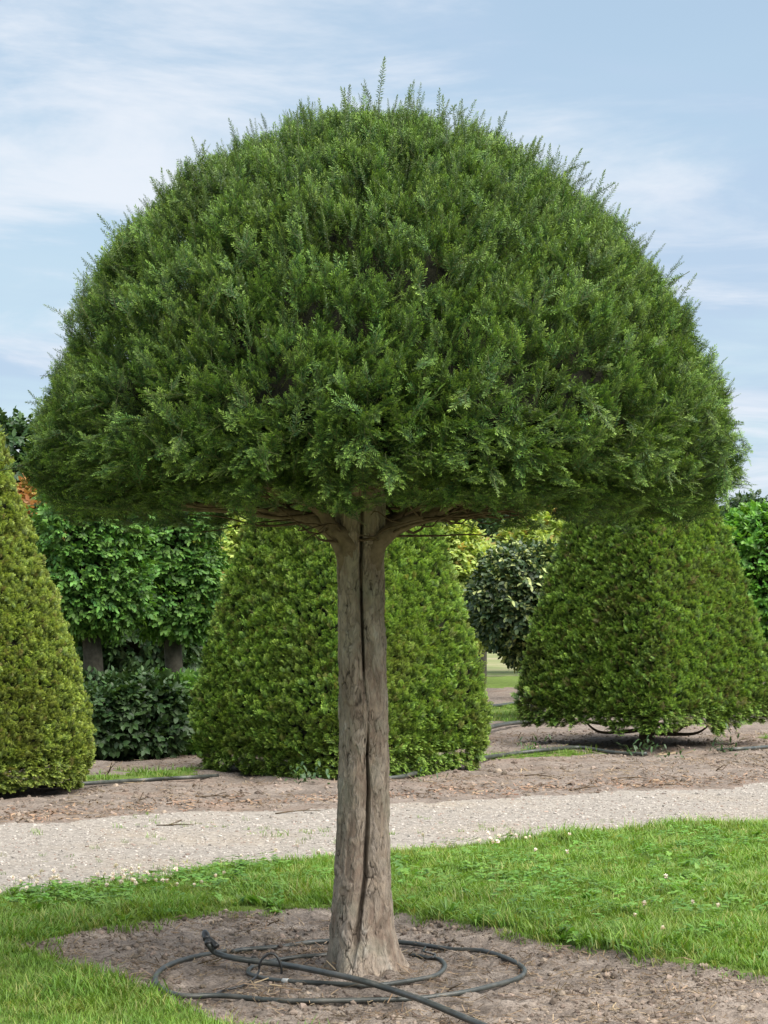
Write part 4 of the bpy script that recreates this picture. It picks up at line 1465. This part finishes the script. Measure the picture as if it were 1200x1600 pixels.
for k, (px, py, n, L, W, lab) in enumerate([
        (702, 1444, 12, 0.16, 0.016, 'spiky bright grass weed at the bed edge just right of the trunk'),
        (742, 1455, 14, 0.15, 0.014, 'spreading pale grass weed where the bed edge turns outwards'),
        (640, 1432, 10, 0.15, 0.013, 'thin leaning grass weed right beside the trunk at the bed edge'),
        (432, 1432, 9, 0.07, 0.032, 'small broad-leaved rosette at the bed edge left of the trunk'),
        (905, 1487, 12, 0.10, 0.034, 'flat broad-leaved weed at the jutting corner of the bed edge'),
        (960, 1495, 8, 0.09, 0.03, 'small leafy weed on the bed edge beyond the jutting corner')]):
    plant_thing('weed', lab, px, py, 820 + k, n, L, W, 'weeds along the edge of the soil bed')
for k, (px, py, n, L, W, lab) in enumerate([
        (628, 1205, 44, 0.10, 0.03, 'leafy dark weed at the foot of the yew behind the trunk'),
        (475, 1228, 40, 0.09, 0.028, 'leafy weed left of the trunk at the foot of the yew'),
        (1005, 1182, 44, 0.10, 0.024, 'leafy weed under the front corner of the broad yew'),
        (1130, 1180, 40, 0.11, 0.022, 'ragged weed under the far side of the broad yew'),
        (1048, 1190, 24, 0.08, 0.024, 'low sprawling weed in front of the broad yew'),
        (835, 1178, 24, 0.09, 0.022, 'small weed by the pipe between the two large yews'),
        (660, 1220, 26, 0.09, 0.015, 'wispy weed on bare soil near the trunk, across the road')]):
    plant_thing('weed', lab, px, py, 840 + k, n, L, W, 'weeds at the feet of the yews', mat='dark', spread=0.11, up=(0.1, 2.2))


def thrown(name, label, cat, protos, n, zid, Y0, Y1, seed, size, dens=None, lift=0.0, U=0.2, tilt=0.25):
    r = np.random.default_rng(seed)
    X, Y = lawn_points(n, r, Y0, Y1, U)
    k = zone(X, Y) == zid
    if dens is not None:
        k &= dens(X, Y, r)
    X, Y = X[k], Y[k]
    n = len(X)
    E = np.stack([r.normal(0, tilt, n), r.normal(0, tilt, n), r.uniform(0, 6.28, n)], -1)
    S = np.clip(r.lognormal(math.log(size[0]), size[1], n), size[0] * 0.4, size[0] * 3.5)
    return tag(scatter(name, np.stack([X, Y, hgt(X, Y) + lift], -1), E, S, r.integers(0, len(protos), n), protos), label, cat)


pebbles = [stone('pebble_%d' % k, M['pebble'], 900 + k) for k in range(5)]
crumbs = [stone('crumb_%d' % k, M['crumb'], 910 + k, 0.75) for k in range(4)]


def needle_bits(name, seed, L, w):
    r = np.random.default_rng(seed)
    mb = MB()
    for q in range(4):
        a = r.uniform(0, 6.28)
        d = np.array([math.cos(a), math.sin(a), r.normal(0, 0.15)]) * L * r.uniform(0.5, 1)
        s = np.array([-math.sin(a), math.cos(a), 0.3]) * w
        o = np.array([r.normal(0, 0.02), r.normal(0, 0.02), 0.004])
        mb.add([o - s, o + s, o + d + s, o + d - s], [(0, 1, 2, 3)], 0, r.uniform(0, 1))
    return proto(name, mb.mesh(name, [M['straw']]))


bits = [needle_bits('dry_bit_%d' % k, 920 + k, 0.035 + 0.012 * k, 0.0015) for k in range(4)]
thrown('gravel_stones', 'loose pale stones of the gravel road', 'gravel', pebbles, 42000, 2, 11.0, 22.0, 931, (0.0070, 0.4), None, 0.0)
thrown('soil_crumbs', 'crumbs of dry soil in the bed round the trunk', 'soil', crumbs, 26000, 0, 7.4, 11.6, 932, (0.0062, 0.6), lambda X, Y, r: fbm(X * 3, Y * 3, 0, 5, 3) + r.normal(0, 0.1, len(X)) > 0.5)
thrown('dry_litter', 'dry needles and straw littering the bed round the trunk', 'litter', bits, 9000, 0, 7.4, 11.6, 933, (0.85, 0.3), lambda X, Y, r: fbm(X * 2, Y * 2, 0, 9, 3) + r.normal(0, 0.12, len(X)) > 0.48, 0.002)
thrown('verge_crumbs', 'soil crumbs on the verge below the yews', 'soil', crumbs, 14000, 3, 15.0, 27.0, 934, (0.011, 0.5), lambda X, Y, r: fbm(X * 2, Y * 2, 0, 6, 3) + r.normal(0, 0.1, len(X)) > 0.5)
thrown('verge_litter', 'reddish dry litter on the verge beside the road', 'litter', bits, 12000, 3, 15.0, 26.0, 935, (1.05, 0.35), lambda X, Y, r: (fbm(X * 1.5, Y * 1.5, 0, 10, 3) + r.normal(0, 0.1, len(X)) > 0.5), 0.003)

M['red_litter'] = leaf_mat('rusty_litter', (0.15, 0.09, 0.062), (0.27, 0.18, 0.125), (0.10, 0.07, 0.05), 0.9, 0.05, 0.1, 0.35)


def rusty(name, seed):
    p = needle_bits(name, seed, 0.03, 0.004)
    p.data.materials[0] = M['red_litter']
    return p


rust = [rusty('rusty_bit_%d' % k, 960 + k) for k in range(3)]
thrown('rusty_litter', 'rusty dry litter drifted along the far edge of the gravel road', 'litter', rust, 30000, 3, 15.0, 22.0, 961, (0.9, 0.35),
       lambda X, Y, r: np.abs(Y - road_far(X) - 0.45) < 0.75 * fbm(X * 1.3, Y * 1.3, 0, 15, 3) * np.abs(r.normal(0.3, 0.5, len(X))), 0.003)

# single twigs lying about
twig_list = [(245, 1288, 60, 6, 'thin dark twig lying at the far road edge below the olive yew'), (215, 1262, 14, 16, 'short twig upright in the soil right of the olive yew'),
             (160, 1215, 20, -22, 'long thin twig standing out of the soil beside the olive yew'), (820, 1218, 40, 8, 'thin forked twig on the soil in front of the pipe'),
             (955, 1226, 60, -6, 'crooked twig on the verge before the broad yew'), (1120, 1212, 8, -16, 'short dark twig stub standing on the verge'),
             (890, 1236, 50, -4, 'pale twig lying along the road edge'), (1030, 1228, 30, 2, 'small dark twig near the road edge'),
             (305, 1255, 60, -3, 'thin twig flat on the soil before the yew left of the trunk'), (430, 1268, 70, -6, 'bent twig on the road edge left of the trunk'),
             (415, 1447, 18, -14, 'small twig near the bed edge left of the trunk'), (940, 1519, 22, 2, 'dark twig on the soil right of the hose rings'),
             (170, 1536, 4, -8, 'tiny twig standing in the soil left of the hose rings'), (700, 1545, 24, 4, 'short dark twig inside the wide hose ring')]
for k, (px, py, dx, dy, lab) in enumerate(twig_list):
    r = np.random.default_rng(950 + k)
    a = G(px, py)
    sc_ = a[1] / FPX
    up = abs(dy) > abs(dx) * 0.6
    b = a + (np.array([dx * sc_, r.uniform(-0.05, 0.05), abs(dy) * sc_]) if up else np.array([dx * sc_, -dy * sc_ * 4, 0.02]))
    a = on_ground(a[0], a[1], -0.004 if up else 0.004)
    if not up:
        b = on_ground(b[0], b[1], 0.012)
    m1 = a * 0.65 + b * 0.35 + r.normal(0, 0.012, 3) * (1, 1, 0.3) + (0, 0, 0.006)
    m2 = a * 0.3 + b * 0.7 + r.normal(0, 0.012, 3) * (1, 1, 0.3) + (0, 0, 0.008)
    rr = 0.0042 * a[1] / 12
    o = tag(tube('fallen_twig', [a, m1, m2, b], (rr, rr * 0.85, rr * 0.7, rr * 0.4), M['twig'], None, 6, 16, 0.2, k), lab, 'twig', 'fallen twigs')
    tube('side_twig', [m1, (m1 + b) / 2 + r.normal(0, 0.02, 3) + (0, 0, 0.02), m1 * 0.4 + b * 0.6 + r.normal(0, 0.04, 3) * (1, 1, 0) + (0, 0, 0.03)], (rr * 0.6, rr * 0.5, rr * 0.3), M['twig'], o, 5, 8)
